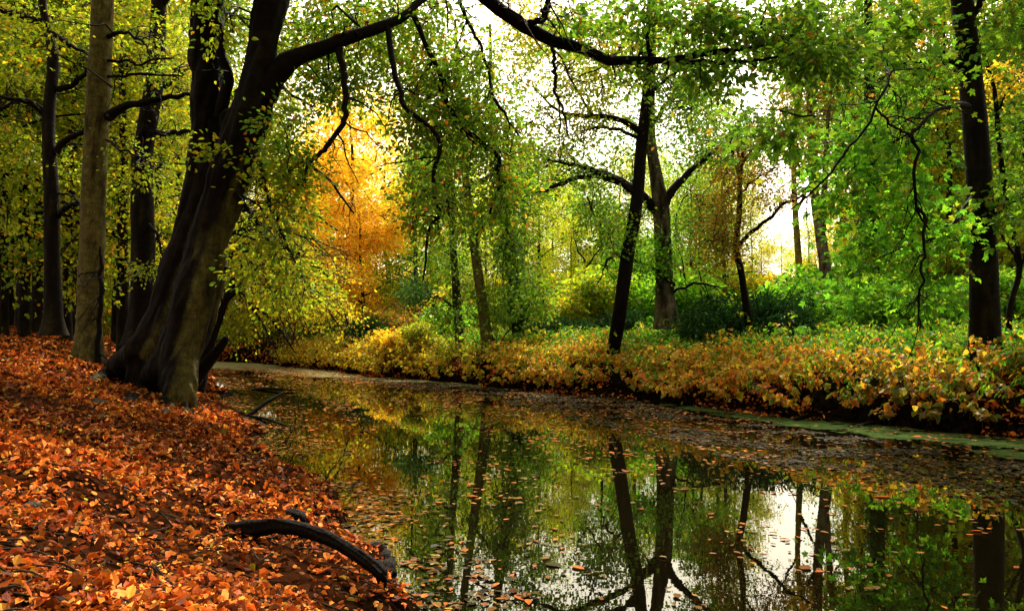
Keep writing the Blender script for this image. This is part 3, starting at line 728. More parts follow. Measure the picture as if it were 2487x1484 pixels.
hero('beech_tree', 'dark kinked beech with curved side branches left of the pale trunk', 'tree',
     [[(130, 815, 21, 26), (130, 760, 21, 20), (126, 620, 21, 18), (126, 470, 21, 17), (118, 330, 21, 15), (122, 240, 21, 13), (130, 140, 21, 14), (112, 60, 21, 9), (102, -40, 21, 9), (108, -400, 21, 6)]],
     [[(136, 372, 21, 9), (160, 340, 21, 8), (205, 320, 20.8, 6), (240, 310, 20.8, 3)], [(130, 218, 21, 8), (165, 212, 21, 7), (200, 190, 20.8, 6), (215, 165, 20.7, 5), (230, 120, 20.7, 2)],
      [(126, 80, 21, 6), (170, 110, 20.8, 5), (215, 135, 20.7, 2)], [(112, 285, 21, 6), (70, 250, 20.8, 5), (0, 235, 20.5, 3)], [(112, 270, 21, 4), (60, 245, 21, 4), (-20, 275, 21, 3)],
      [(108, 55, 21, 9), (60, 45, 20.6, 8), (0, 20, 20.2, 6)], [(140, 525, 21, 7), (165, 502, 20.8, 6), (200, 505, 20.6, 5), (215, 540, 20.6, 2)], [(142, 470, 21, 3), (180, 480, 20.7, 2.5), (230, 520, 20.5, 1.5)]],
     [(50, 150, 21.5, 80, 90, 1.2, 22), (180, 60, 22, 60, 60, 1.2, 14), (50, 350, 22, 60, 70, 1.2, 14), (180, 430, 22, 50, 60, 1, 8), (120, -250, 20, 260, 140, 3, 70)],
     'yg', bark=dict(dark=DARK, pale=OLIVE, amount=.4, S=18, K=80, lump=.10, flare=.4), size=.10, spread=.34)
hero('beech_tree', 'dark beech with swollen kink and bare streak between pale trunk and double beech', 'tree',
     [[(342, 840, 19.5, 36), (344, 760, 19.5, 28), (346, 620, 19.5, 27), (347, 470, 19.5, 25), (346, 385, 19.5, 26), (352, 340, 19.5, 24), (365, 270, 19.5, 23), (377, 180, 19.5, 21), (384, 60, 19.5, 19), (388, -60, 19.5, 17), (398, -420, 19.5, 12), (400, -700, 19.5, 6)]],
     [[(378, 322, 19.4, 7), (415, 326, 19.2, 6), (460, 318, 19, 5)], [(355, 300, 19.3, 8), (335, 350, 19.2, 5), (330, 390, 19.2, 3)], [(388, 40, 19.5, 8), (415, -30, 19.4, 6), (450, -120, 19.3, 3)],
      [(360, 545, 19.4, 6), (380, 570, 19.2, 4), (400, 640, 19, 2)], [(398, 210, 19.4, 9), (440, 175, 19.2, 7), (480, 160, 19, 4)]],
     [(410, 80, 20.6, 70, 70, 1, 12), (420, 300, 20.4, 50, 60, .8, 8), (310, 470, 20.4, 40, 60, .8, 5), (350, 650, 18.6, 40, 20, .5, 5), (400, -250, 18.5, 220, 130, 2.5, 60)],
     'yg', bark=dict(dark=DARK * .9, pale=OLIVE * 1.1, amount=.38, S=20, K=90, lump=.13, flare=.4), size=.09, spread=.3)

# overhanging beech past the double beech: yellow-green sprays over the water
hero('beech_tree', 'yellow green beech drooping long sprays over the water behind the double beech', 'tree',
     [[(470, 880, 25, 22), (480, 780, 25, 18), (500, 600, 25, 16), (520, 400, 25, 14), (540, 150, 25, 11), (550, -100, 25, 6)]],
     [[(490, 700, 25, 8), (580, 600, 25, 6), (700, 600, 25.5, 5), (800, 680, 26, 3), (850, 800, 26.5, 1.5)], [(500, 600, 25, 8), (600, 500, 25, 6), (720, 500, 25.5, 4), (820, 560, 26, 2)],
      [(520, 400, 25, 8), (640, 360, 24.6, 6), (780, 420, 24.6, 4), (860, 520, 24.8, 2)], [(485, 740, 25, 6), (560, 720, 24, 5), (640, 760, 23.5, 3), (720, 860, 23.5, 1.5)],
      [(535, 250, 25, 7), (640, 200, 24.5, 5), (760, 260, 24.4, 3)], [(545, 60, 25, 7), (680, 60, 24.5, 5), (860, 80, 24.5, 4), (1020, 190, 24.8, 2)]] + arching(16, (500, 560), (450, 740), (680, 860), (620, 880), 22.8),
     [(600, 560, 25, 80, 90, 1.8, 50), (690, 560, 25.5, 70, 80, 1.8, 26), (780, 650, 26, 70, 60, 1.6, 22, 'gold'), (640, 700, 24, 110, 80, 1.8, 60, 'gold'), (730, 730, 25, 100, 50, 1.6, 34, 'gold'), (590, 770, 24, 60, 40, 1.4, 20),
      (650, 400, 24.8, 80, 80, 1.8, 46), (640, 270, 24.5, 80, 80, 1.8, 40), (600, 300, 25, 80, 120, 2, 40), (740, 130, 24.5, 120, 100, 2, 60), (900, 90, 24.6, 110, 90, 2, 56), (1010, 190, 25, 90, 90, 2, 40), (640, 90, 25, 100, 130, 2, 50), (560, 690, 23.5, 50, 90, 1.4, 30), (830, 760, 27, 50, 40, 1.4, 8, 'gold')],
     'yg', size=.105, spread=.36, droop=.5, n=30, bark=dict(S=14, K=40))
# dead leaning stems beside the double beech
def dead_stem(label, rows, twigs=()):
    W = np.array([[*at(a, b, d), r / F * d] for a, b, d, r in rows]); base = W[0, :3]
    root = tag(empty('dead_stem', base), label, 'dead stem', 'broken dead stems at the foot of the double beech')
    b = Buf(); trunk_tube(b, np.vstack([W, W[-1] * np.array([1, 1, 1, .05])+np.array([.02,0,.03,0])]), S=10, K=30, lump=.22, amount=.25, seed=rng.random() * 9); b.build('trunk', M_BARK, root, base, True)
    for t in twigs:
        b = Buf(); limb_tube(b, np.array([[*at(a, bb, d), r / F * d] for a, bb, d, r in t]), S=6, K=12); b.build('branch', M_BARK, root, base, True)
dead_stem('long dark dead stem leaning right from behind the double beech', [(478, 950, 15.4, 17), (505, 850, 15.5, 13), (545, 740, 15.7, 10), (585, 640, 15.9, 7), (606, 600, 16, 4)],
          [[(548, 735, 15.7, 5), (590, 690, 15.6, 3), (605, 660, 15.6, 2)], [(520, 810, 15.6, 4), (540, 770, 15.4, 3), (535, 700, 15.3, 2)]])
dead_stem('short broken dead stump leaning over the water edge by the double beech', [(470, 925, 14.9, 20), (505, 880, 14.8, 14), (535, 845, 14.8, 10), (550, 820, 14.8, 7)])

# ================================================================== RIGHT BANK TREES
hero('leaning_tree', 'slender black trunk leaning right from the far bank waterline', 'tree',
     [[(1452, 935, 22.6, 14), (1474, 895, 22.6, 15), (1490, 850, 22.6, 17), (1508, 740, 22, 17), (1524, 620, 22.2, 16), (1545, 500, 22.4, 15), (1558, 360, 22.6, 14), (1572, 220, 22.8, 12), (1580, 100, 23, 10), (1586, -40, 23, 8), (1590, -250, 23, 4)]],
     [[(1556, 320, 22.6, 9), (1510, 292, 22.4, 7), (1440, 285, 22.2, 6), (1360, 272, 22, 4), (1310, 228, 22, 2)], [(1440, 282, 22.2, 4), (1400, 220, 22, 3), (1350, 120, 21.8, 2), (1290, 60, 21.6, 1)], [(1540, 470, 22.4, 8), (1500, 440, 22.2, 6), (1430, 410, 22, 5), (1330, 390, 21.8, 2)],
      [(1535, 455, 22.4, 7), (1440, 430, 22, 6), (1350, 452, 21.6, 5), (1295, 472, 21.4, 4), (1240, 480, 21.2, 2)], [(1568, 250, 22.8, 6), (1610, 200, 22.6, 4), (1680, 150, 22.4, 2)],
      [(1575, 160, 22.8, 6), (1540, 90, 22.6, 4), (1490, 20, 22.4, 2)], [(1560, 340, 22.6, 5), (1480, 310, 22.3, 4), (1400, 320, 22.2, 2)], [(1520, 640, 22.2, 4), (1490, 620, 22, 3), (1450, 690, 21.8, 1.5)]],
     [(1300, 150, 22, 130, 120, 1.8, 44), (1420, 60, 22, 130, 80, 1.5, 40), (1330, 330, 22, 110, 70, 1.5, 30), (1460, 200, 22.4, 90, 110, 1.5, 26), (1400, 260, 22, 110, 60, 1.5, 26), (1480, 120, 22.4, 110, 90, 1.6, 34), (1680, 140, 22.4, 100, 100, 1.6, 50, 'green'), (1380, 420, 21.8, 110, 50, 1.4, 18, 'green'), (1470, 560, 22, 80, 90, 1.4, 34, 'green'), (1650, 280, 22.6, 80, 80, 1.5, 30, 'green'),
      (1560, -80, 22.8, 160, 80, 2, 16)],
     'yg', bark=dict(dark=DARK * .7, pale=OLIVE * .8, amount=.3, S=18, K=80, lump=.12, flare=.3), size=.10, spread=.34, twig=.02)
hero('forked_tree', 'stout grey brown tree forking at mid height behind the leaning black trunk', 'tree',
     [[(1618, 800, 26.5, 30), (1616, 720, 26.5, 22), (1610, 600, 26.5, 20), (1604, 500, 26.5, 21), (1592, 420, 26.6, 15), (1580, 330, 26.7, 12), (1582, 180, 26.8, 10), (1590, 0, 27, 8), (1600, -250, 27, 4)]],
     [[(1602, 520, 26.5, 14), (1575, 492, 26.4, 12), (1545, 460, 26.2, 10), (1470, 425, 26, 8), (1390, 402, 25.8, 5), (1320, 385, 25.6, 2)], [(1610, 500, 26.5, 13), (1640, 455, 26.6, 10), (1690, 405, 26.8, 7), (1760, 350, 27, 4), (1830, 300, 27, 2)],
      [(1585, 120, 26.8, 6), (1480, 60, 26.6, 4), (1360, 80, 26.5, 3), (1260, 40, 26.4, 1.5)], [(1584, 260, 26.7, 7), (1560, 180, 26.6, 5), (1545, 100, 26.4, 3)], [(1588, 300, 26.7, 6), (1640, 230, 26.6, 4), (1720, 180, 26.5, 2)], [(1620, 720, 26.4, 4), (1680, 690, 26.2, 3), (1760, 700, 26, 1.5)]],
     [(1400, 130, 26.5, 150, 120, 2, 60, 'yg'), (1270, 60, 26.5, 110, 110, 2, 40, 'gold'), (1500, 320, 26.5, 90, 90, 2, 30), (1660, 200, 26.8, 120, 110, 2, 60), (1730, 350, 27, 110, 80, 2, 60), (1400, 380, 26, 110, 60, 1.6, 18), (1640, 60, 27, 150, 90, 2, 30), (1480, 500, 26, 100, 60, 1.5, 22), (1700, 560, 26.8, 80, 90, 1.5, 50), (1560, 620, 26.2, 90, 60, 1.4, 50, 'bright')],
     'green', bark=dict(dark=DARK * 1.6, pale=np.array((.12, .095, .055)), amount=.5, S=18, K=70, lump=.10, flare=.4), size=.12, spread=.4, limbcol=DARK * 1.3, twig=.02)
hero('slim_tree', 'slim pale olive trunk rising bare from the yellow mound right of its twin', 'tree',
     [[(1196, 890, 27.5, 22), (1185, 840, 27.5, 15), (1172, 740, 27.6, 13), (1158, 640, 27.6, 12), (1145, 540, 27.7, 10), (1130, 420, 27.7, 9), (1118, 250, 27.8, 7), (1105, 50, 27.8, 3)]],
     [[(1190, 800, 27.5, 4), (1198, 860, 27.4, 6)], [(1135, 460, 27.6, 4), (1190, 430, 27.3, 3), (1260, 400, 27, 2)], [(1150, 580, 27.6, 4), (1210, 520, 27.3, 3), (1250, 600, 27, 1.5)], [(1120, 300, 27.7, 4), (1040, 260, 27.4, 2)]],
     [(1170, 540, 27.4, 70, 80, 1.4, 24), (1260, 520, 27, 70, 70, 1.3, 24), (1240, 620, 27, 60, 70, 1.3, 18), (1130, 330, 27.6, 110, 100, 1.6, 60), (1200, 730, 27.8, 50, 50, 1, 22), (1290, 700, 28, 50, 70, 1, 34)],
     'green', bark=dict(dark=DARK * 5, pale=PALE * 1.2, amount=.75, S=14, K=60, flare=.3), size=.12, spread=.38, droop=.5)
hero('slim_tree', 'thinner olive trunk in green leaves left of its twin on the yellow mound', 'tree',
     [[(1124, 875, 29, 14), (1115, 800, 29, 11), (1108, 700, 29, 10), (1100, 580, 29, 9), (1094, 460, 29, 8), (1086, 300, 29, 6), (1080, 100, 29, 3)]],
     [[(1098, 520, 29, 4), (1040, 480, 28.6, 3), (990, 520, 28.4, 1.5)], [(1096, 480, 29, 4), (1060, 420, 28.6, 2)], [(1110, 750, 29, 3), (1060, 720, 28.6, 2), (1030, 740, 28.5, 1)]],
     [(1050, 560, 28.6, 50, 110, 1.4, 30), (1110, 640, 28.6, 50, 80, 1.2, 20), (1010, 690, 28.6, 36, 50, 1.1, 20, 'ivy'), (1060, 400, 28.8, 80, 80, 1.5, 50), (1080, 760, 28.6, 40, 40, 1, 14)],
     'green', bark=dict(dark=DARK * 4, pale=PALE * .8, amount=.6, S=12, K=60, flare=.3), size=.12, spread=.36, droop=.5)
hero('ivy_trunk', 'dark ivy draped trunk hanging with leaves right of the slim pair', 'tree',
     [[(1262, 840, 30, 17), (1255, 740, 30, 15), (1245, 640, 30, 14), (1228, 540, 30, 13), (1215, 450, 30, 12), (1208, 390, 30, 9), (1195, 260, 30, 6), (1190, 60, 30, 3)]],
     [[(1212, 420, 30, 5), (1160, 440, 29.8, 3)], [(1205, 340, 30, 5), (1290, 300, 29.6, 3), (1350, 330, 29.4, 1.5)]],
     [(1218, 480, 29.8, 24, 60, .4, 36, 'ivy'), (1240, 600, 29.8, 30, 70, .5, 60, 'ivy'), (1255, 720, 29.8, 34, 60, .6, 50, 'ivy'), (1270, 380, 29.6, 80, 80, 1.5, 40), (1310, 450, 29.4, 50, 60, 1, 24)],
     'green', size=.11, spread=.2, droop=.6, bark=dict(S=12, K=50))
hero('young_tree', 'thin dark young tree with low forked branch and rusty leaves', 'tree',
     [[(1822, 800, 22, 11), (1812, 740, 22, 9), (1800, 660, 22, 8), (1788, 600, 22, 8), (1796, 510, 22, 7), (1798, 420, 22, 6), (1808, 350, 22, 4), (1815, 280, 22, 2)]],
     [[(1790, 602, 22, 6), (1812, 575, 21.9, 5), (1850, 545, 21.8, 4.5), (1905, 500, 21.6, 4), (1965, 462, 21.4, 2)], [(1798, 430, 22, 4), (1780, 380, 21.8, 3), (1770, 310, 21.6, 1.5)], [(1802, 400, 22, 4), (1830, 360, 22, 3), (1860, 330, 22, 1.5)],
      [(1797, 470, 22, 3), (1830, 440, 21.8, 2.5), (1880, 410, 21.7, 1.5)], [(1786, 600, 22, 3), (1750, 580, 21.8, 2), (1710, 590, 21.6, 1)], [(1798, 440, 22, 4), (1792, 360, 22.2, 3), (1796, 290, 22.2, 1.5)]],
     [(1760, 480, 21.8, 70, 90, 1.2, 70), (1740, 590, 21.7, 60, 70, 1.1, 46), (1840, 400, 21.9, 80, 70, 1.2, 50), (1880, 480, 21.7, 60, 40, 1, 20), (1800, 310, 21.9, 80, 60, 1.2, 40, 'green')],
     'rust', bark=dict(dark=DARK * .8, amount=.25, S=12, K=60), size=.075, spread=.28, n=24)
hero('mottled_tree', 'mottled mid distance tree splitting into two upright stems', 'tree',
     [[(2012, 760, 34, 17), (2008, 700, 34, 14), (2000, 620, 34, 13), (1988, 540, 34, 12), (1976, 440, 34, 11), (1970, 300, 34, 10), (1962, 120, 34, 7), (1960, -100, 34, 4)],
      [(1994, 590, 34, 9), (2000, 520, 33.9, 8), (2003, 440, 33.8, 7), (2010, 300, 33.8, 5), (2030, 120, 33.8, 2)]],
     [[(1975, 430, 34, 5), (1920, 360, 33.8, 3), (1880, 330, 33.6, 1.5)], [(2005, 400, 33.8, 5), (2060, 330, 33.6, 3), (2110, 300, 33.5, 1.5)]],
     [(1950, 260, 33.8, 90, 110, 2, 60, 'rust'), (2020, 200, 33.8, 90, 110, 2, 60), (1980, 380, 33.6, 60, 50, 1.5, 30, 'rust'), (1960, 60, 33.8, 120, 80, 2, 50)],
     'olive', bark=dict(dark=DARK * 2, pale=np.array((.20, .15, .09)), amount=.55, S=14, K=80, lump=.12, flare=.3), size=.14, spread=.42)
hero('ivy_trunk', 'broad ivy clad trunk behind bright green maple leaves', 'tree',
     [[(2122, 760, 31, 22), (2122, 700, 31, 18), (2122, 560, 31, 17), (2118, 400, 31, 15), (2112, 200, 31, 13), (2108, 0, 31, 9)]],
     [[(2118, 380, 31, 6), (2180, 300, 30.8, 4), (2240, 220, 30.6, 2)]],
     [(2122, 560, 30.6, 24, 110, .3, 60, 'ivy'), (2115, 360, 30.6, 24, 90, .3, 36, 'ivy'), (2140, 180, 30.6, 110, 110, 2, 50, 'green')],
     'green', size=.12, spread=.2, droop=.6, bark=dict(dark=DARK * 1.2, S=14, K=60, flare=.3))
hero('leaning_limb_tree', 'pale grey tree leaning right with long bare limbs behind the maple', 'tree',
     [[(2090, 740, 37, 16), (2130, 620, 37, 14), (2180, 500, 37, 13), (2215, 380, 37, 12), (2245, 240, 37, 10), (2280, 80, 37, 7), (2310, -80, 37, 4)]],
     [[(2190, 470, 37, 7), (2240, 390, 36.8, 6), (2290, 300, 36.6, 4), (2330, 200, 36.5, 2)], [(2235, 270, 37, 6), (2290, 180, 36.8, 4), (2340, 60, 36.6, 2)]],
     [(2250, 150, 36.6, 120, 120, 2, 70), (2300, 300, 36.6, 80, 90, 2, 46), (2240, 30, 36.6, 140, 60, 2, 50)],
     'yellow', bark=dict(dark=np.array((.11, .08, .05)), pale=np.array((.30, .23, .15)), amount=.6, S=12, K=60), limbcol=np.array((.15, .11, .07)), size=.16, spread=.46)
hero('maple_tree', 'big dark straight trunk on the right bank with bright green maple leaves', 'tree',
     [[(2395, 900, 15.6, 42), (2392, 830, 15.6, 35), (2391, 740, 15.6, 33), (2386, 600, 15.6, 31), (2378, 450, 15.6, 29), (2368, 300, 15.6, 28), (2352, 150, 15.6, 27), (2336, 0, 15.6, 25), (2320, -150, 15.6, 23), (2290, -480, 15.6, 14)]],
     [[(2340, 165, 15.5, 10), (2310, 147, 15.2, 7), (2250, 148, 14.9, 6), (2180, 155, 14.6, 5), (2100, 157, 14.3, 3), (2010, 175, 14.1, 1.5)], [(2352, 258, 15.3, 8), (2310, 255, 14.4, 5), (2260, 285, 13.6, 4.5), (2215, 330, 13.2, 4.5), (2232, 365, 13.1, 4), (2218, 430, 13, 4), (2228, 510, 13, 3.6), (2258, 560, 13, 2)],
      [(2228, 505, 13, 4.5), (2248, 535, 13, 4), (2240, 620, 12.9, 3.5), (2234, 720, 12.9, 3), (2232, 800, 12.8, 2)], [(2150, 155, 14.5, 4), (2160, 190, 13.4, 3.5), (2140, 240, 13, 3.5), (2080, 340, 12.8, 3), (2000, 440, 12.8, 3), (1920, 510, 12.8, 1.5)], [(2125, 260, 13, 3), (2170, 310, 13, 3), (2220, 335, 13.1, 2.5)],
      [(2216, 340, 14.6, 3), (2140, 400, 14.2, 2.5), (2060, 405, 14, 1.5)], [(2360, 480, 15.3, 5), (2300, 560, 14.6, 3.5), (2200, 600, 14.2, 2.5), (2110, 640, 14, 1.5)], [(2350, 60, 15.6, 9), (2420, -40, 15.2, 6), (2500, -80, 15, 4)],
      [(2325, -60, 15.5, 10), (2200, -120, 14.4, 7), (2040, -120, 13.4, 4), (1900, -60, 13, 2)], [(2385, 560, 15.4, 4), (2440, 500, 15, 3), (2490, 480, 14.8, 1.5)]],
     [(2220, 220, 14.6, 90, 90, 1, 22, 'green'), (2120, 330, 14, 120, 90, 1.2, 22), (2030, 380, 14.2, 100, 60, 1.2, 16), (2090, 480, 14, 120, 60, 1.2, 18), (2230, 440, 14.2, 80, 110, 1, 20), (2280, 560, 14.4, 70, 60, .8, 14), (2130, 600, 14.1, 110, 60, .8, 18),
      (2220, 690, 14.1, 80, 60, .8, 12), (2080, 700, 14, 60, 40, .7, 5), (1890, 300, 13.6, 120, 80, 1, 24, 'green'), (1980, 90, 13.3, 160, 90, 1.4, 32, 'green'), (2180, 60, 14, 120, 70, 1.2, 24, 'green'), (2440, 60, 15, 60, 90, 1, 30, 'green'), (2470, 480, 14.8, 40, 70, .8, 14, 'green'),
      (2050, -160, 13.4, 240, 100, 2, 40, 'green'), (2390, -250, 15, 220, 120, 2, 70, 'green')],
     'bright', bark=dict(dark=DARK * .75, pale=OLIVE * .7, amount=.42, S=26, K=90, lump=.06, flare=.2), size=.135, tm=MAPLE, spread=.3, n=13, droop=.5, tilt=.6)
hero('thin_tree', 'thin wavy dark stem at the right edge beside the maple trunk', 'tree',
     [[(2448, 830, 17.5, 8), (2455, 740, 17.5, 7), (2476, 650, 17.5, 7), (2455, 540, 17.5, 6.5), (2438, 440, 17.5, 6), (2425, 330, 17.5, 6), (2415, 220, 17.5, 5), (2392, 140, 17.5, 4), (2370, 60, 17.5, 3)]],
     [[(2472, 640, 17.5, 4), (2445, 590, 17.4, 3), (2425, 560, 17.3, 2)], [(2470, 680, 17.5, 5), (2490, 620, 17.4, 4), (2520, 540, 17.3, 2)], [(2420, 280, 17.5, 3), (2460, 200, 17.4, 2), (2500, 160, 17.3, 1)]],
     [(2460, 300, 17.4, 60, 100, 1.2, 30), (2480, 430, 17.4, 60, 80, 1.2, 24), (2440, 180, 17.4, 60, 60, 1, 16, 'yellow')],
     'green', bark=dict(dark=DARK * .8, amount=.3, S=10, K=70), size=.10, spread=.32)

# beech beside the photographer whose long limb arches into the picture from above
def near_beech():
    x0, y0 = -3.4, -2.2; z0 = float(height(x0, y0)); base = np.array([x0, y0, z0 - .2])
    root = tag(empty('beech_tree', base), 'near beech whose long dark bare limb sweeps across the sky at the top', 'tree')
    b = Buf(); p = trunk_tube(b, np.array([[x0, y0, z0 - .3, .42], [x0, y0, z0 + 1, .34], [x0 + .1, y0 + .1, z0 + 4, .30], [x0 + .1, y0 + .3, z0 + 8, .25], [x0, y0 + .4, z0 + 13, .12]]), S=20, K=50, flare=.5)
    b.build('trunk', M_BARK, root, base, True); nodes = [p[25:, :3]]
    def W(rows): return [[*at(a, b, d), r / F * d] for a, b, d, r in rows]
    m1 = W([(1090, -130, 8.6, 19), (1180, -5, 9.2, 17), (1250, 55, 9.4, 16), (1345, 100, 9.6, 15), (1430, 122, 9.8, 13), (1500, 156, 10, 12), (1580, 145, 10.1, 10), (1612, 150, 10.1, 9), (1720, 127, 10.3, 7), (1830, 116, 10.4, 5), (1935, 85, 10.5, 3), (2010, 60, 10.6, 1.5)])
    limbs = [np.vstack([[x0 + .1, y0 + .3, z0 + 6.8, .20], [-2.9, 1.5, 8.4, .16], [-1.9, 5.2, 8.2, .12], m1]),
             np.array(W([(1270, 62, 9.4, 8), (1310, 48, 9.3, 7), (1330, 10, 9.3, 6), (1330, -60, 9.2, 4)])), np.array(W([(1340, 95, 9.6, 5), (1345, 150, 9.5, 4.5), (1352, 230, 9.5, 4), (1382, 330, 9.5, 2)])),
             np.array(W([(1600, 150, 10.1, 6), (1700, 150, 10, 5), (1830, 150, 9.9, 4), (1950, 125, 9.8, 2)])), np.array(W([(1580, 140, 10.1, 6), (1572, 70, 10, 5), (1580, -10, 10, 4), (1600, -120, 10, 2)])),
             np.array(W([(1830, 118, 10.4, 3.5), (1850, 60, 10.3, 3), (1870, -40, 10.2, 2)])), np.array(W([(1930, 88, 10.5, 3), (1960, 30, 10.4, 2.5), (2000, -60, 10.3, 1.5)])),
             np.array([[x0, y0 + .3, z0 + 8, .16], [-1, 1, 10.2, .11], [2, 4, 11, .07], [5, 7, 11.2, .03]]), np.array([[x0, y0 + .3, z0 + 9, .14], [-5, 2, 10.6, .09], [-6.5, 6, 10.8, .04]])]
    bt, bl = Buf(), Buf()
    for r in limbs:
        bb = Buf(); q = limb_tube(bb, r, S=10, K=44, wob=.12, lump=.10); bb.build('limb', M_BARK, root, base, True); nodes.append(q[6:, :3]); nodes.append(side_twigs(bt, q, 2.5, .45))
    nodes = np.concatenate(nodes)
    C = [blob_px(s) for s in ((1560, 20, 10, 110, 50, .6, 24), (1720, 40, 10.2, 120, 70, .7, 40), (1880, 60, 10.3, 120, 80, .7, 46), (2000, 130, 10, 110, 60, .6, 34), (1400, 60, 9.6, 40, 60, .4, 8), (1720, 180, 10, 90, 40, .5, 16), (1560, 180, 10, 40, 30, .3, 5))]
    grow(bt, bl, nodes, np.concatenate(C), 22, .085, PAL['green'], HEX, .2, .35, .7, .006)
    C = [in_blob(c, r, n) for c, r, n in (((3, 5, 10.6), (3.2, 3.5, 1.2), 120), ((-4, 3, 10.8), (3.5, 4, 1.4), 130), ((-3, -3, 11), (4, 4, 2), 90))]
    grow(bt, bl, nodes, np.concatenate(C), 22, .16, PAL['green'], DIA, .42, .3, .7, .008)
    build_multi('crown', [(bl, M_LEAF, False), (bt, M_TWIG, True)], root, base)
near_beech()

for lab_, px_s, d_s in (('pale thin tree rising through the sky gap right of the young tree', 1938, 44), ('pale thin tree just right of the mottled trunk', 2052, 45)):
    hero('slim_tree', lab_, 'tree', [[(px_s + 8, 760, d_s, 9), (px_s + 2, 640, d_s, 8), (px_s - 6, 520, d_s, 7), (px_s - 10, 380, d_s, 6), (px_s + 6, 200, d_s, 4), (px_s + 10, 40, d_s, 2)]],
         [[(px_s - 6, 520, d_s, 4), (px_s + 30, 440, d_s, 3), (px_s + 50, 360, d_s, 1.5)], [(px_s - 8, 420, d_s, 4), (px_s - 50, 350, d_s, 2), (px_s - 70, 300, d_s, 1)]],
         [(px_s, 300, d_s, 80, 100, 2, 34), (px_s + 20, 160, d_s, 80, 90, 2, 34)], 'yg', bark=dict(dark=DARK * 8, pale=PALE * 1.8, amount=.75, S=10, K=40), limbcol=DARK * 6, size=.17, spread=.45)
hero('multi_stem_shrub', 'bare multi stemmed shrub with pale thin stems at the far end of the water', 'shrub',
     [[(702, 893, 39.5, 6), (698, 850, 39.5, 5), (688, 780, 39.5, 4), (680, 700, 39.5, 2)]] + [[(702 + a * 3, 892, 39.5, 4), (702 + a * 9, 840, 39.5, 3.5), (702 + a * 17, 770, 39.5, 3), (702 + a * 24, 690, 39.5, 1.5)] for a in (-1.5, -.8, .3, .9, 1.6, 2.2)],
     [], [(690, 730, 39.5, 60, 50, 1.2, 26)], 'yg', bark=dict(dark=DARK * 5, pale=PALE * 1.3, amount=.6, S=8, K=24), size=.14, spread=.4)

# ================================================================== THE WOOD BEHIND (copies)
VAR = dict(
    yg=[variant('beech_tree', 'yg', 15, 2.6, 4.2, 340, 34, .15, s, .20) for s in (1, 2, 3)],
    green=[variant('wood_tree', 'green', 14, 2.0, 4.0, 340, 34, .16, s, .20, dark=DARK * 1.6, pale=OLIVE * 1.4) for s in (4, 5)],
    yellow=[variant('yellow_tree', 'yellow', 12, 1.6, 3.6, 320, 34, .16, s, .18, dark=DARK * 1.6, pale=OLIVE * 1.4) for s in (6, 7)],
    orange=[variant('orange_tree', 'orange', 10.5, 1.0, 4.6, 420, 40, .17, 8, .17)],
    olive=[variant('wood_tree', 'olive', 15, 3.0, 4.2, 320, 34, .16, s, .20) for s in (9, 10)],
)
VSH = dict(rhodo=[shrub('rhododendron', 'dark', 1.5, 1.5, 210, 22, .16, s, LONG, M_WAXY) for s in (21, 22)],
           yg=[shrub('shrub', 'yg', 1.6, 2.2, 210, 26, .15, s, DIA) for s in (23, 24)],
           bright=[shrub('shrub', 'bright', 1.6, 1.8, 190, 24, .17, s, DIA) for s in (25,)],
           yellow=[shrub('shrub', 'yellow', 1.5, 1.5, 200, 26, .15, s, HEART) for s in (26,)],
           brown=[shrub('shrub', 'rust', 1.6, 1.6, 190, 22, .14, s, DIA) for s in (27,)])
used_v = set()
def place(src, x, y, sc, label, cat, group, tint=(1, 1, 1), sz=None, dz=0.0):
    if src.name in used_v: o = copy_tree(src)
    else: o = src; used_v.add(src.name)
    o.location = (float(x), float(y), float(height(x, y)) + dz); o.rotation_euler = (0, 0, rng.random() * 6.283)
    o.scale = (sc, sc, sz or sc); tag(o, label, cat, group)
    for ch in o.children:
        if ch.name.startswith('crown'): ch.color = (*tint, 1)
    return o
def px_place(src, px, d, sc, *a, **k):
    return place(src, (px - CX) / F * d, d, sc, *a, **k)

# left wood
LW = [(-40, 78, 1.4), (90, 84, 1.5), (220, 80, 1.5), (340, 82, 1.5), (-20, 24, 1.0), (60, 27, .95), (170, 30, 1.0), (300, 27, 1.0), (75, 38, 1.05), (20, 34, .9), (240, 38, 1.1), (350, 36, 1.0), (430, 34, 1.0), (110, 46, 1.1), (200, 52, 1.2), (330, 50, 1.1), (-60, 44, 1.1), (10, 58, 1.2), (430, 48, 1.15),
      (140, 64, 1.3), (280, 66, 1.2), (390, 64, 1.2), (480, 58, 1.2), (-90, 60, 1.3), (50, 70, 1.3), (520, 70, 1.3), (-180, 30, 1.0), (-200, 48, 1.1)]
for k, (px, d, sc) in enumerate(LW):
    v = VAR['yg'][k % 3] if k % 5 else VAR['olive'][k % 2]
    px_place(v, px, d, sc, 'slim dark trunked beech with yellow green crown deep in the left wood', 'tree', 'beeches standing deep in the left wood', tint=(1.30 + rng.normal(0, .08), 1.2 + rng.normal(0, .05), 1))
tall = [variant('beech_tree', 'yg', 17, 7.5, 3.4, 200, 32, .16, s, .17, lean=.5, limbs=9) for s in (31, 32)]
for k, (px, d) in enumerate([(8, 26), (48, 31), (88, 29), (165, 27), (186, 33), (150, 41), (282, 31), (300, 42), (268, 52), (95, 52), (60, 60), (180, 58), (30, 46), (380, 30), (404, 40), (310, 60), (125, 36), (225, 48), (-30, 36)]):
    px_place(tall[k % 2], px, d, (.9, 1.0, 1.1)[k % 3], 'bare dark beech stem far back between the left bank trunks', 'tree', 'far bare stems in the left wood')
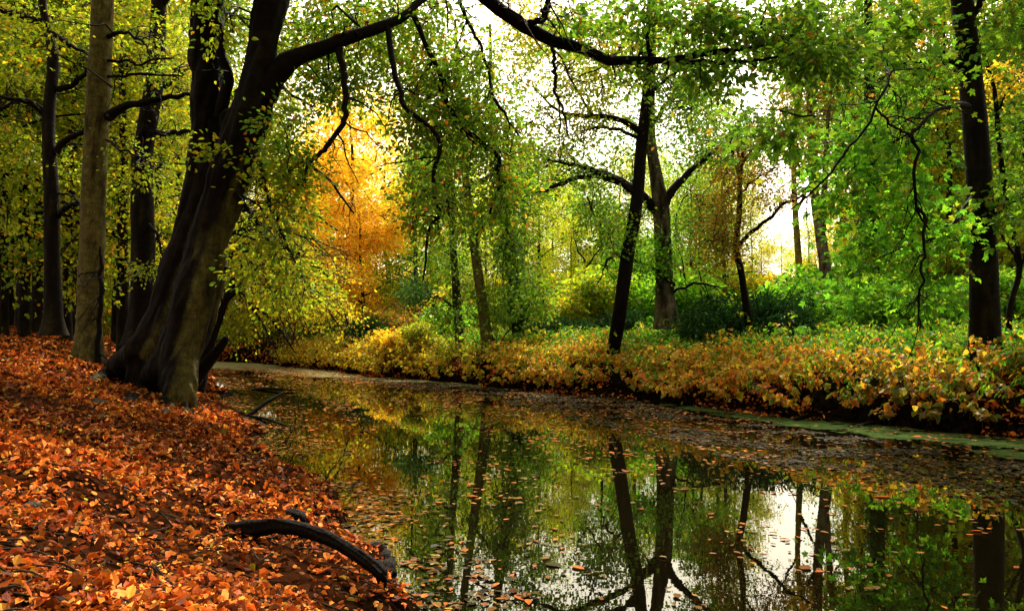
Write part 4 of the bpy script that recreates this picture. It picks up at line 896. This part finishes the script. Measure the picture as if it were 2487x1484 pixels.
for k, (px, d) in enumerate([(1745, 50), (2085, 40), (2185, 36), (2310, 33), (2440, 36)]):
    px_place(tall[k % 2], px, d, (.85, 1.0, .95)[k % 3], 'slim bare stem with high leaves in the wood behind the far bank', 'tree', 'slim stems behind the far bank', tint=(.75, 1.0, 1))
# far end of the stream
for px, d, sc, key, lab, tint in (
        (850, 46, 1.3, 'orange', 'glowing orange tree at the far end of the stream', (1.2, 1.25, 1.2)), (950, 55, 1.2, 'orange', 'tall orange tree just behind the glowing orange one', (1.2, 1.35, 1.2)),
        (770, 52, 1.05, 'orange', 'orange tree leaning out left of the glowing orange one', (1.2, 1.45, 1.2)),
        (800, 60, 1.1, 'yellow', 'golden yellow tree left of the orange pair', (1.1, 1, 1)), (885, 43, .72, 'orange', 'smaller orange tree in front of the glowing orange one', (1.25, 1.2, 1.2)), (700, 52, .9, 'yellow', 'low golden tree where the stream bends out of view', (1, 1, 1)),
        (620, 60, 1.2, 'yg', 'yellow green beech closing the view at the stream bend', (1.2, 1.1, 1)), (560, 50, 1.0, 'yg', 'yellow green beech on the left shore near the stream bend', (1.1, 1.05, 1)), (740, 70, 1.3, 'yg', 'pale yellow green tree farthest off above the stream bend', (1.3, 1.15, 1))):
    px_place(VAR[key][0], px, d, sc, lab, 'tree', None, tint=tint)
# right wood, behind the hero trees
RW = [(1010, 44, .75, 'green'), (1090, 50, .8, 'yg'), (1180, 46, .62, 'yellow'), (1270, 52, .7, 'yg'), (1340, 44, .55, 'yellow'), (1400, 54, .7, 'green'), (1480, 46, .5, 'green'), (1540, 58, .6, 'green'), (1640, 50, .7, 'green'), (1700, 42, .6, 'green'),
      (1780, 54, .72, 'yg'), (1850, 44, .36, 'yellow'), (1930, 60, .42, 'yellow'), (2040, 46, .52, 'orange'), (2080, 58, 1.1, 'olive'), (2170, 48, 1.1, 'yellow'), (2250, 60, 1.0, 'yellow'), (2340, 46, 1.1, 'yellow'), (2430, 40, 1.0, 'olive'), (2500, 32, .9, 'green'), (2560, 44, 1.1, 'yellow'), (2450, 58, 1.1, 'yg'), (2300, 38, .55, 'green'), (2220, 34, .4, 'green'),
      (1220, 40, .5, 'yg'), (1310, 42, .62, 'yg'), (1380, 38, .42, 'yellow'), (1460, 40, .55, 'green'), (1540, 42, .62, 'yg'), (1680, 36, .5, 'green'), (1760, 40, .6, 'yg'), (1830, 48, .45, 'yg'), (1960, 46, .45, 'yellow'), (2110, 38, .6, 'yellow'), (2180, 40, .9, 'olive'), (2290, 34, .8, 'yellow'),
      (2370, 36, 1.0, 'yg'), (2470, 34, 1.0, 'yellow'), (2420, 66, 1.2, 'yellow'), (1050, 54, .9, 'yg'), (1120, 58, .9, 'yellow'), (1240, 60, .85, 'yg'), (1390, 62, .8, 'yg'), (1500, 66, .9, 'yg'), (1740, 62, .85, 'yg'), (1900, 72, .5, 'yg'), (1600, 70, 1.0, 'yg'), (1330, 72, .95, 'yg'), (1160, 68, 1.0, 'yg'), (1010, 66, 1.1, 'yellow'), (1450, 76, .7, 'olive'), (1700, 74, .8, 'yg'), (2620, 34, 1.0, 'olive')]
for k, (px, d, sc, key) in enumerate(RW):
    v = VAR[key]; lab = dict(green='green leaved tree in the wood behind the far bank', yg='yellow green tree in the wood behind the far bank', yellow='golden yellow tree in the wood behind the far bank', olive='tall olive green tree in the wood behind the far bank', orange='small orange tree behind the mottled trunk')[key]
    px_place(v[k % len(v)], px, d, sc, lab, 'tree', None if key == 'orange' else key.replace('yg', 'yellow green') + ' trees behind the far bank', tint=((1.05 if key in ('yellow', 'orange') else 1.25 + d / 200) * (1 + rng.normal(0, .08)), 1.22 + d / 250 + rng.normal(0, .05), 1.1))  # far crowns tinted lighter with distance, in place of haze
# the wood round the photographer and on the near right, which shades the scene
for k, (x, y, sc) in enumerate([(-9, -4, 1.1), (-14, 3, 1.1), (-5, -12, 1.2), (3, -9, 1.1), (10, -6, 1.2), (16, -2, 1.1), (-16, -10, 1.2), (-18, 11, 1.1), (20, 5, 1.1), (15.5, 9, .95), (22, 12, 1.1), (26, 18, 1.2), (0, -18, 1.3), (12, -16, 1.3)]):
    place(VAR['olive'][k % 2], x, y, sc, 'tall beech standing outside the view round the photographer', 'tree', 'beeches round the photographer')
# shrubs
SH = [(1715, 23, .85, 'rhodo', 'dark glossy rhododendron left of the thin young tree'), (1862, 22.4, 1.0, 'rhodo', 'dark glossy rhododendron right of the thin young tree'), (1300, 30, .7, 'rhodo', 'dark rhododendron between the ivy trunk and the leaning trunk'), (1500, 30, .7, 'rhodo', 'dark rhododendron just left of the forked tree'),
      (1800, 24.4, 1.0, 'rhodo', 'tall dark rhododendron behind the pair by the young tree'), (900, 36, .95, 'rhodo', 'dark rhododendron at the left end of the yellow mound'), (990, 37, 1.0, 'brown', 'brownish shrub behind the yellow mound'), (940, 40, 1.1, 'brown', 'rusty shrub behind the dark rhododendron at the stream bend'), (1390, 30, .6, 'rhodo', 'low dark rhododendron behind the yellow thicket'),
      (1090, 34, .9, 'bright', 'bright green shrub behind the slim trunk pair'), (1230, 36, 1.0, 'yg', 'yellow green shrub beside the ivy draped trunk'), (1420, 38, 1.0, 'bright', 'bright green shrub behind the leaning trunk'), (1560, 36, 1.1, 'bright', 'bright green shrub behind the forked tree'),
      (1950, 30, .9, 'bright', 'bright green shrub left of the mottled tree'), (2060, 27, .9, 'bright', 'bright green shrub before the ivy clad trunk'), (2180, 24, .9, 'bright', 'bright green shrub below the maple leaves'), (2300, 22, .8, 'bright', 'bright green shrub left of the big maple trunk'), (2470, 23, .9, 'bright', 'bright green shrub right of the big maple trunk'),
      (2260, 32, 1.5, 'yg', 'olive shrub filling the gap left of the maple trunk'), (2440, 30, 1.7, 'yg', 'tall olive shrub right of the maple trunk'), (1900, 40, 1.3, 'yellow', 'golden shrub under the sky gap'), (2060, 40, 1.2, 'yellow', 'golden shrub right of the mottled tree'),
      (950, 31.6, .62, 'yellow', 'rounded yellow shrub heading the mound by the water'), (1030, 30.5, .5, 'yg', 'lower yellow green shrub on the mound beside the rounded one'), (790, 44, .8, 'bright', 'bright green shrub at the far waterline'), (700, 46, .7, 'yg', 'yellow green shrub at the stream bend'), (840, 42, .7, 'bright', 'small bright green shrub right of its twin at the far waterline'),
      (1640, 33, 1.2, 'bright', 'fresh green shrub right of the forked tree foot'), (1350, 33, 1.0, 'yg', 'fresh yellow green shrub between the dark rhododendrons'), (1460, 34, 1.2, 'yg', 'tall yellow green shrub left of the forked tree'), (2000, 36, 1.3, 'bright', 'tall fresh green shrub behind the mottled tree'), (1180, 38, 1.2, 'yg', 'tall yellow green shrub behind the slim trunk pair'),
      (1130, 42, 1.4, 'yellow', 'golden shrub far behind the slim trunk pair'), (1290, 42, 1.5, 'yellow', 'golden shrub far behind the ivy draped trunk'), (1720, 40, 1.5, 'yg', 'tall yellow green shrub behind the dark rhododendrons'), (1580, 44, 1.6, 'yg', 'tall yellow green shrub far behind the forked tree'), (2130, 36, 1.5, 'bright', 'tall green shrub behind the ivy clad trunk'),
      (880, 50, 1.9, 'yellow', 'wide golden shrub under the orange trees'), (950, 47, 1.7, 'yg', 'yellow green shrub under the orange trees'), (820, 52, 1.8, 'yellow', 'golden shrub left under the orange trees'), (1050, 46, 1.7, 'yg', 'yellow green shrub far behind the brownish shrub'),
      (20, 50, 1.5, 'yg', 'yellow green shrub far behind the stems at the left edge'), (120, 54, 1.6, 'yg', 'yellow green shrub far behind the dark kinked beech'), (190, 46, 1.3, 'yg', 'yellow green shrub behind the pale beech, left of it'), (285, 48, 1.5, 'yellow', 'golden shrub glimpsed right of the pale beech'), (330, 56, 1.7, 'yg', 'yellow green shrub glimpsed behind the swollen dark beech'),
      (600, 48, 1.1, 'yg', 'yellow green shrub closing the end of the stream'), (650, 54, 1.3, 'yellow', 'golden shrub behind the end of the stream')]
for q_, (px, d, sc, key, lab) in enumerate(SH):
    v = VSH[key]; px_place(v[q_ % len(v)], px, d, sc, lab, 'shrub', None, tint=((1.2 if key != 'rhodo' else 1) + rng.normal(0, .06), (1.15 if key != 'rhodo' else 1) + rng.normal(0, .04), 1))

for vs_ in list(VAR.values()) + list(VSH.values()):
    for o in vs_:
        if o.name not in used_v:
            for ch in list(o.children): bpy.data.objects.remove(ch)
            bpy.data.objects.remove(o)

# ================================================================== SMALL THINGS ON AND IN THE WATER
def log_thing(name, label, cat, rows, dark=DARK * .6, S=16, K=50, lump=.12, fine=.35, world=False, branches=(), group=None):
    W = np.array(rows, float) if world else np.array([[*at(a, b, d), r / F * d] for a, b, d, r in rows])
    t0 = unit(W[0, :3] - W[1, :3]) * W[0, 3] * .25; t1 = unit(W[-1, :3] - W[-2, :3]) * W[-1, 3] * .4
    W = np.vstack([[*(W[0, :3] + t0), .003], W, [*(W[-1, :3] + t1), .003]]); base = W[1, :3]
    root = tag(empty(name, base), label, cat, group); b = Buf(); trunk_tube(b, W, S=S, K=K, lump=lump, fine=fine, dark=dark, pale=dark * 1.8, amount=.35, seed=rng.random() * 9); b.build('trunk', M_BARK, root, base, True)
    for t in branches:
        b = Buf(); limb_tube(b, np.array([[*at(a, bb, d), r / F * d] for a, bb, d, r in t]), S=6, K=14, col=dark, wob=.05); b.build('branch', M_BARK, root, base, True)
    return root
log_thing('fallen_log', 'dark wet curved log arching off the leafy bank into the water', 'log',
          [(505, 1296, 5.6, 6), (545, 1288, 5.62, 15), (610, 1282, 5.6, 21), (670, 1276, 5.55, 19), (730, 1284, 5.45, 16), (790, 1304, 5.3, 16), (850, 1336, 5.15, 15), (900, 1370, 5.0, 16), (930, 1398, 4.92, 14)],
          lump=.26, S=44, K=200, dark=DARK * .6,
          branches=[[(926, 1392, 4.93, 7), (938, 1404, 4.9, 4), (943, 1412, 4.9, 1)], [(930, 1404, 4.92, 6), (934, 1420, 4.9, 3), (934, 1430, 4.9, 1)], [(905, 1380, 4.98, 8), (918, 1400, 4.92, 6), (920, 1418, 4.9, 3)]])
log_thing('tree_root', 'squat black root stub at the waterline above the curved log', 'root', [(640, 1272, 6.3, 10), (675, 1262, 6.3, 14), (706, 1252, 6.25, 17), (728, 1256, 6.2, 15), (742, 1275, 6.2, 9)], K=50, S=24, lump=.3)
def wz(px, py):   # point on the water surface
    a, b = at(px, py, 1.0), EYE; t = -b[2] / (a[2] - b[2]); return b + (a - b) * t
def float_branch(label, a, b, r, za, zb):
    A, B = wz(*a), wz(*b); A[2] += za; B[2] += zb; m_ = (A + B) / 2 + np.array([0, 0, .03])
    log_thing('floating_branch', label, 'branch', [[*A, r], [*m_, r * .9], [*B, r * .4]], world=True, S=8, K=20, group='dead branches lying in the stream')
float_branch('dead branch rising out of the water, upper arm of the floating pair', (600, 1010), (688, 1000), .05, -.02, .42)
float_branch('thin dead branch lying flat on the water below the upturned one', (606, 1010), (705, 1040), .03, 0, .02)
float_branch('thin dead twiggy branch afloat farther off by the double beech', (612, 946), (720, 952), .035, 0, .05)
float_branch('black stick stranded in duckweed near the right bank', (1930, 1022), (2005, 1008), .05, .02, .05)
float_branch('long thin stick in duckweed right of the black stick', (2090, 1035), (2150, 1028), .035, .01, .02)
def clod(label, px, py, d, r, nm='stone'):
    p = at(px, py, d); p[2] = float(height(p[0], p[1])) + r * .3
    th = np.linspace(0, 2 * np.pi, 18, endpoint=False); ph = np.linspace(0.02, np.pi - .02, 11)
    v = np.stack([np.sin(ph)[:, None] * np.cos(th), np.sin(ph)[:, None] * np.sin(th), np.cos(ph)[:, None] * np.ones(18) * .7], -1)
    v = v * (r * (.6 + .8 * fbm(v * 1.6 + px, 3)))[..., None]; S = 18; i = np.arange(10)[:, None] * S; j = np.arange(S)[None]
    f = np.stack([i + j, i + S + j, i + S + (j + 1) % S, i + (j + 1) % S], -1)
    b = Buf(); b.add(v, f, np.array((.05, .04, .03))); o = b.build(nm, M_BARK, None, smooth=True); o.location = p; tag(o, label, 'stone')
clod('small dark stone half buried in leaves before the double beech', 240, 1030, 10.5, .12)
clod('round dark stone sunk in the leaf carpet near the picture edge', 75, 1360, 4.6, .06)
def bank_edge():
    b = Buf(); th = np.linspace(0, 2 * np.pi, 14, endpoint=False); ph = np.linspace(.03, np.pi - .03, 9)
    u = np.stack([np.sin(ph)[:, None] * np.cos(th), np.sin(ph)[:, None] * np.sin(th), np.cos(ph)[:, None] * np.ones(14)], -1)
    i = np.arange(8)[:, None] * 14; j = np.arange(14)[None]; f = np.stack([i + j, i + 14 + j, i + 14 + (j + 1) % 14, i + (j + 1) % 14], -1)
    for y in np.arange(4.2, 26, .07):
        if rng.random() < .35 or n2(np.array([0.]), np.array([y]), .9)[0] < .46: continue
        yy = y + rng.normal(0, .08); x = float(xl(yy)) - rng.uniform(-.06, .22); r_ = rng.uniform(.025, .065) * (1 + y / 40)
        v = u * np.array([1.5, 1.8, .7]) * (r_ * (.2 + 1.5 * fbm(u * 2.6 + y * 3, 4)))[..., None] + np.array([x, yy, .0 + rng.random() * .05])
        b.add(v, f, DARK * 1.1)
    tag(b.build('bank_earth', M_BARK, smooth=True), 'crumbling black earth clods along the left bank waterline', 'earth', kind='stuff')
bank_edge()
log_thing('fallen_branch', 'short brown branch half buried in leaves right of the small stone', 'branch', [(300, 1035, 10.2, 6), (350, 1050, 10, 8), (400, 1062, 9.8, 7), (432, 1066, 9.7, 5)], dark=DARK * 2, S=10, K=24)

# ================================================================== LIGHT, SKY, CAMERA
w = bpy.data.worlds.new('World'); scene.world = w; w.use_nodes = True; nt = w.node_tree
bg = nt.nodes['Background']; sky = nt.nodes.new('ShaderNodeTexSky'); sky.sky_type = 'NISHITA'; sky.sun_disc = False
SUN_EL, SUN_AZ = R(48), R(14)      # ahead of the camera, a little to the right
sky.sun_elevation = SUN_EL; sky.sun_rotation = SUN_AZ; sky.air_density = 1.0; sky.dust_density = 4.0; sky.ozone_density = 1.0
hs = nt.nodes.new('ShaderNodeHueSaturation'); hs.inputs['Saturation'].default_value = .18
wm = nt.nodes.new('ShaderNodeMixRGB'); wm.blend_type = 'MULTIPLY'; wm.inputs[0].default_value = 1; wm.inputs[2].default_value = (1.0, .90, .71, 1)   # cream overcast
nt.links.new(sky.outputs[0], hs.inputs['Color']); nt.links.new(hs.outputs[0], wm.inputs[1]); nt.links.new(wm.outputs[0], bg.inputs['Color'])
bg.inputs['Strength'].default_value = .085
ld = bpy.data.lights.new('sun', 'SUN'); ld.energy = 1.5; ld.angle = R(14); ld.color = (1, .93, .80)
so = bpy.data.objects.new('sun', ld); COL.objects.link(so)
from mathutils import Vector
sd = Vector((math.sin(SUN_AZ) * math.cos(SUN_EL), math.cos(SUN_AZ) * math.cos(SUN_EL), math.sin(SUN_EL)))
so.rotation_euler = sd.to_track_quat('Z', 'Y').to_euler(); so.location = (0, 0, 30)

cam = bpy.data.cameras.new('camera'); co = bpy.data.objects.new('camera', cam); COL.objects.link(co)
co.location = EYE; co.rotation_euler = (R(90) + PITCH, 0, 0); cam.lens = 36 * F / 2487; cam.sensor_width = 36; cam.clip_end = 2000; cam.clip_start = .05
scene.camera = co
vs = scene.view_settings; vs.view_transform = 'Standard'; vs.look = 'None'; vs.gamma = 1; vs.exposure = 2.4
cy = scene.cycles; cy.max_bounces = 9; cy.diffuse_bounces = 7; cy.glossy_bounces = 3; cy.transmission_bounces = 7; cy.caustics_reflective = False; cy.caustics_refractive = False
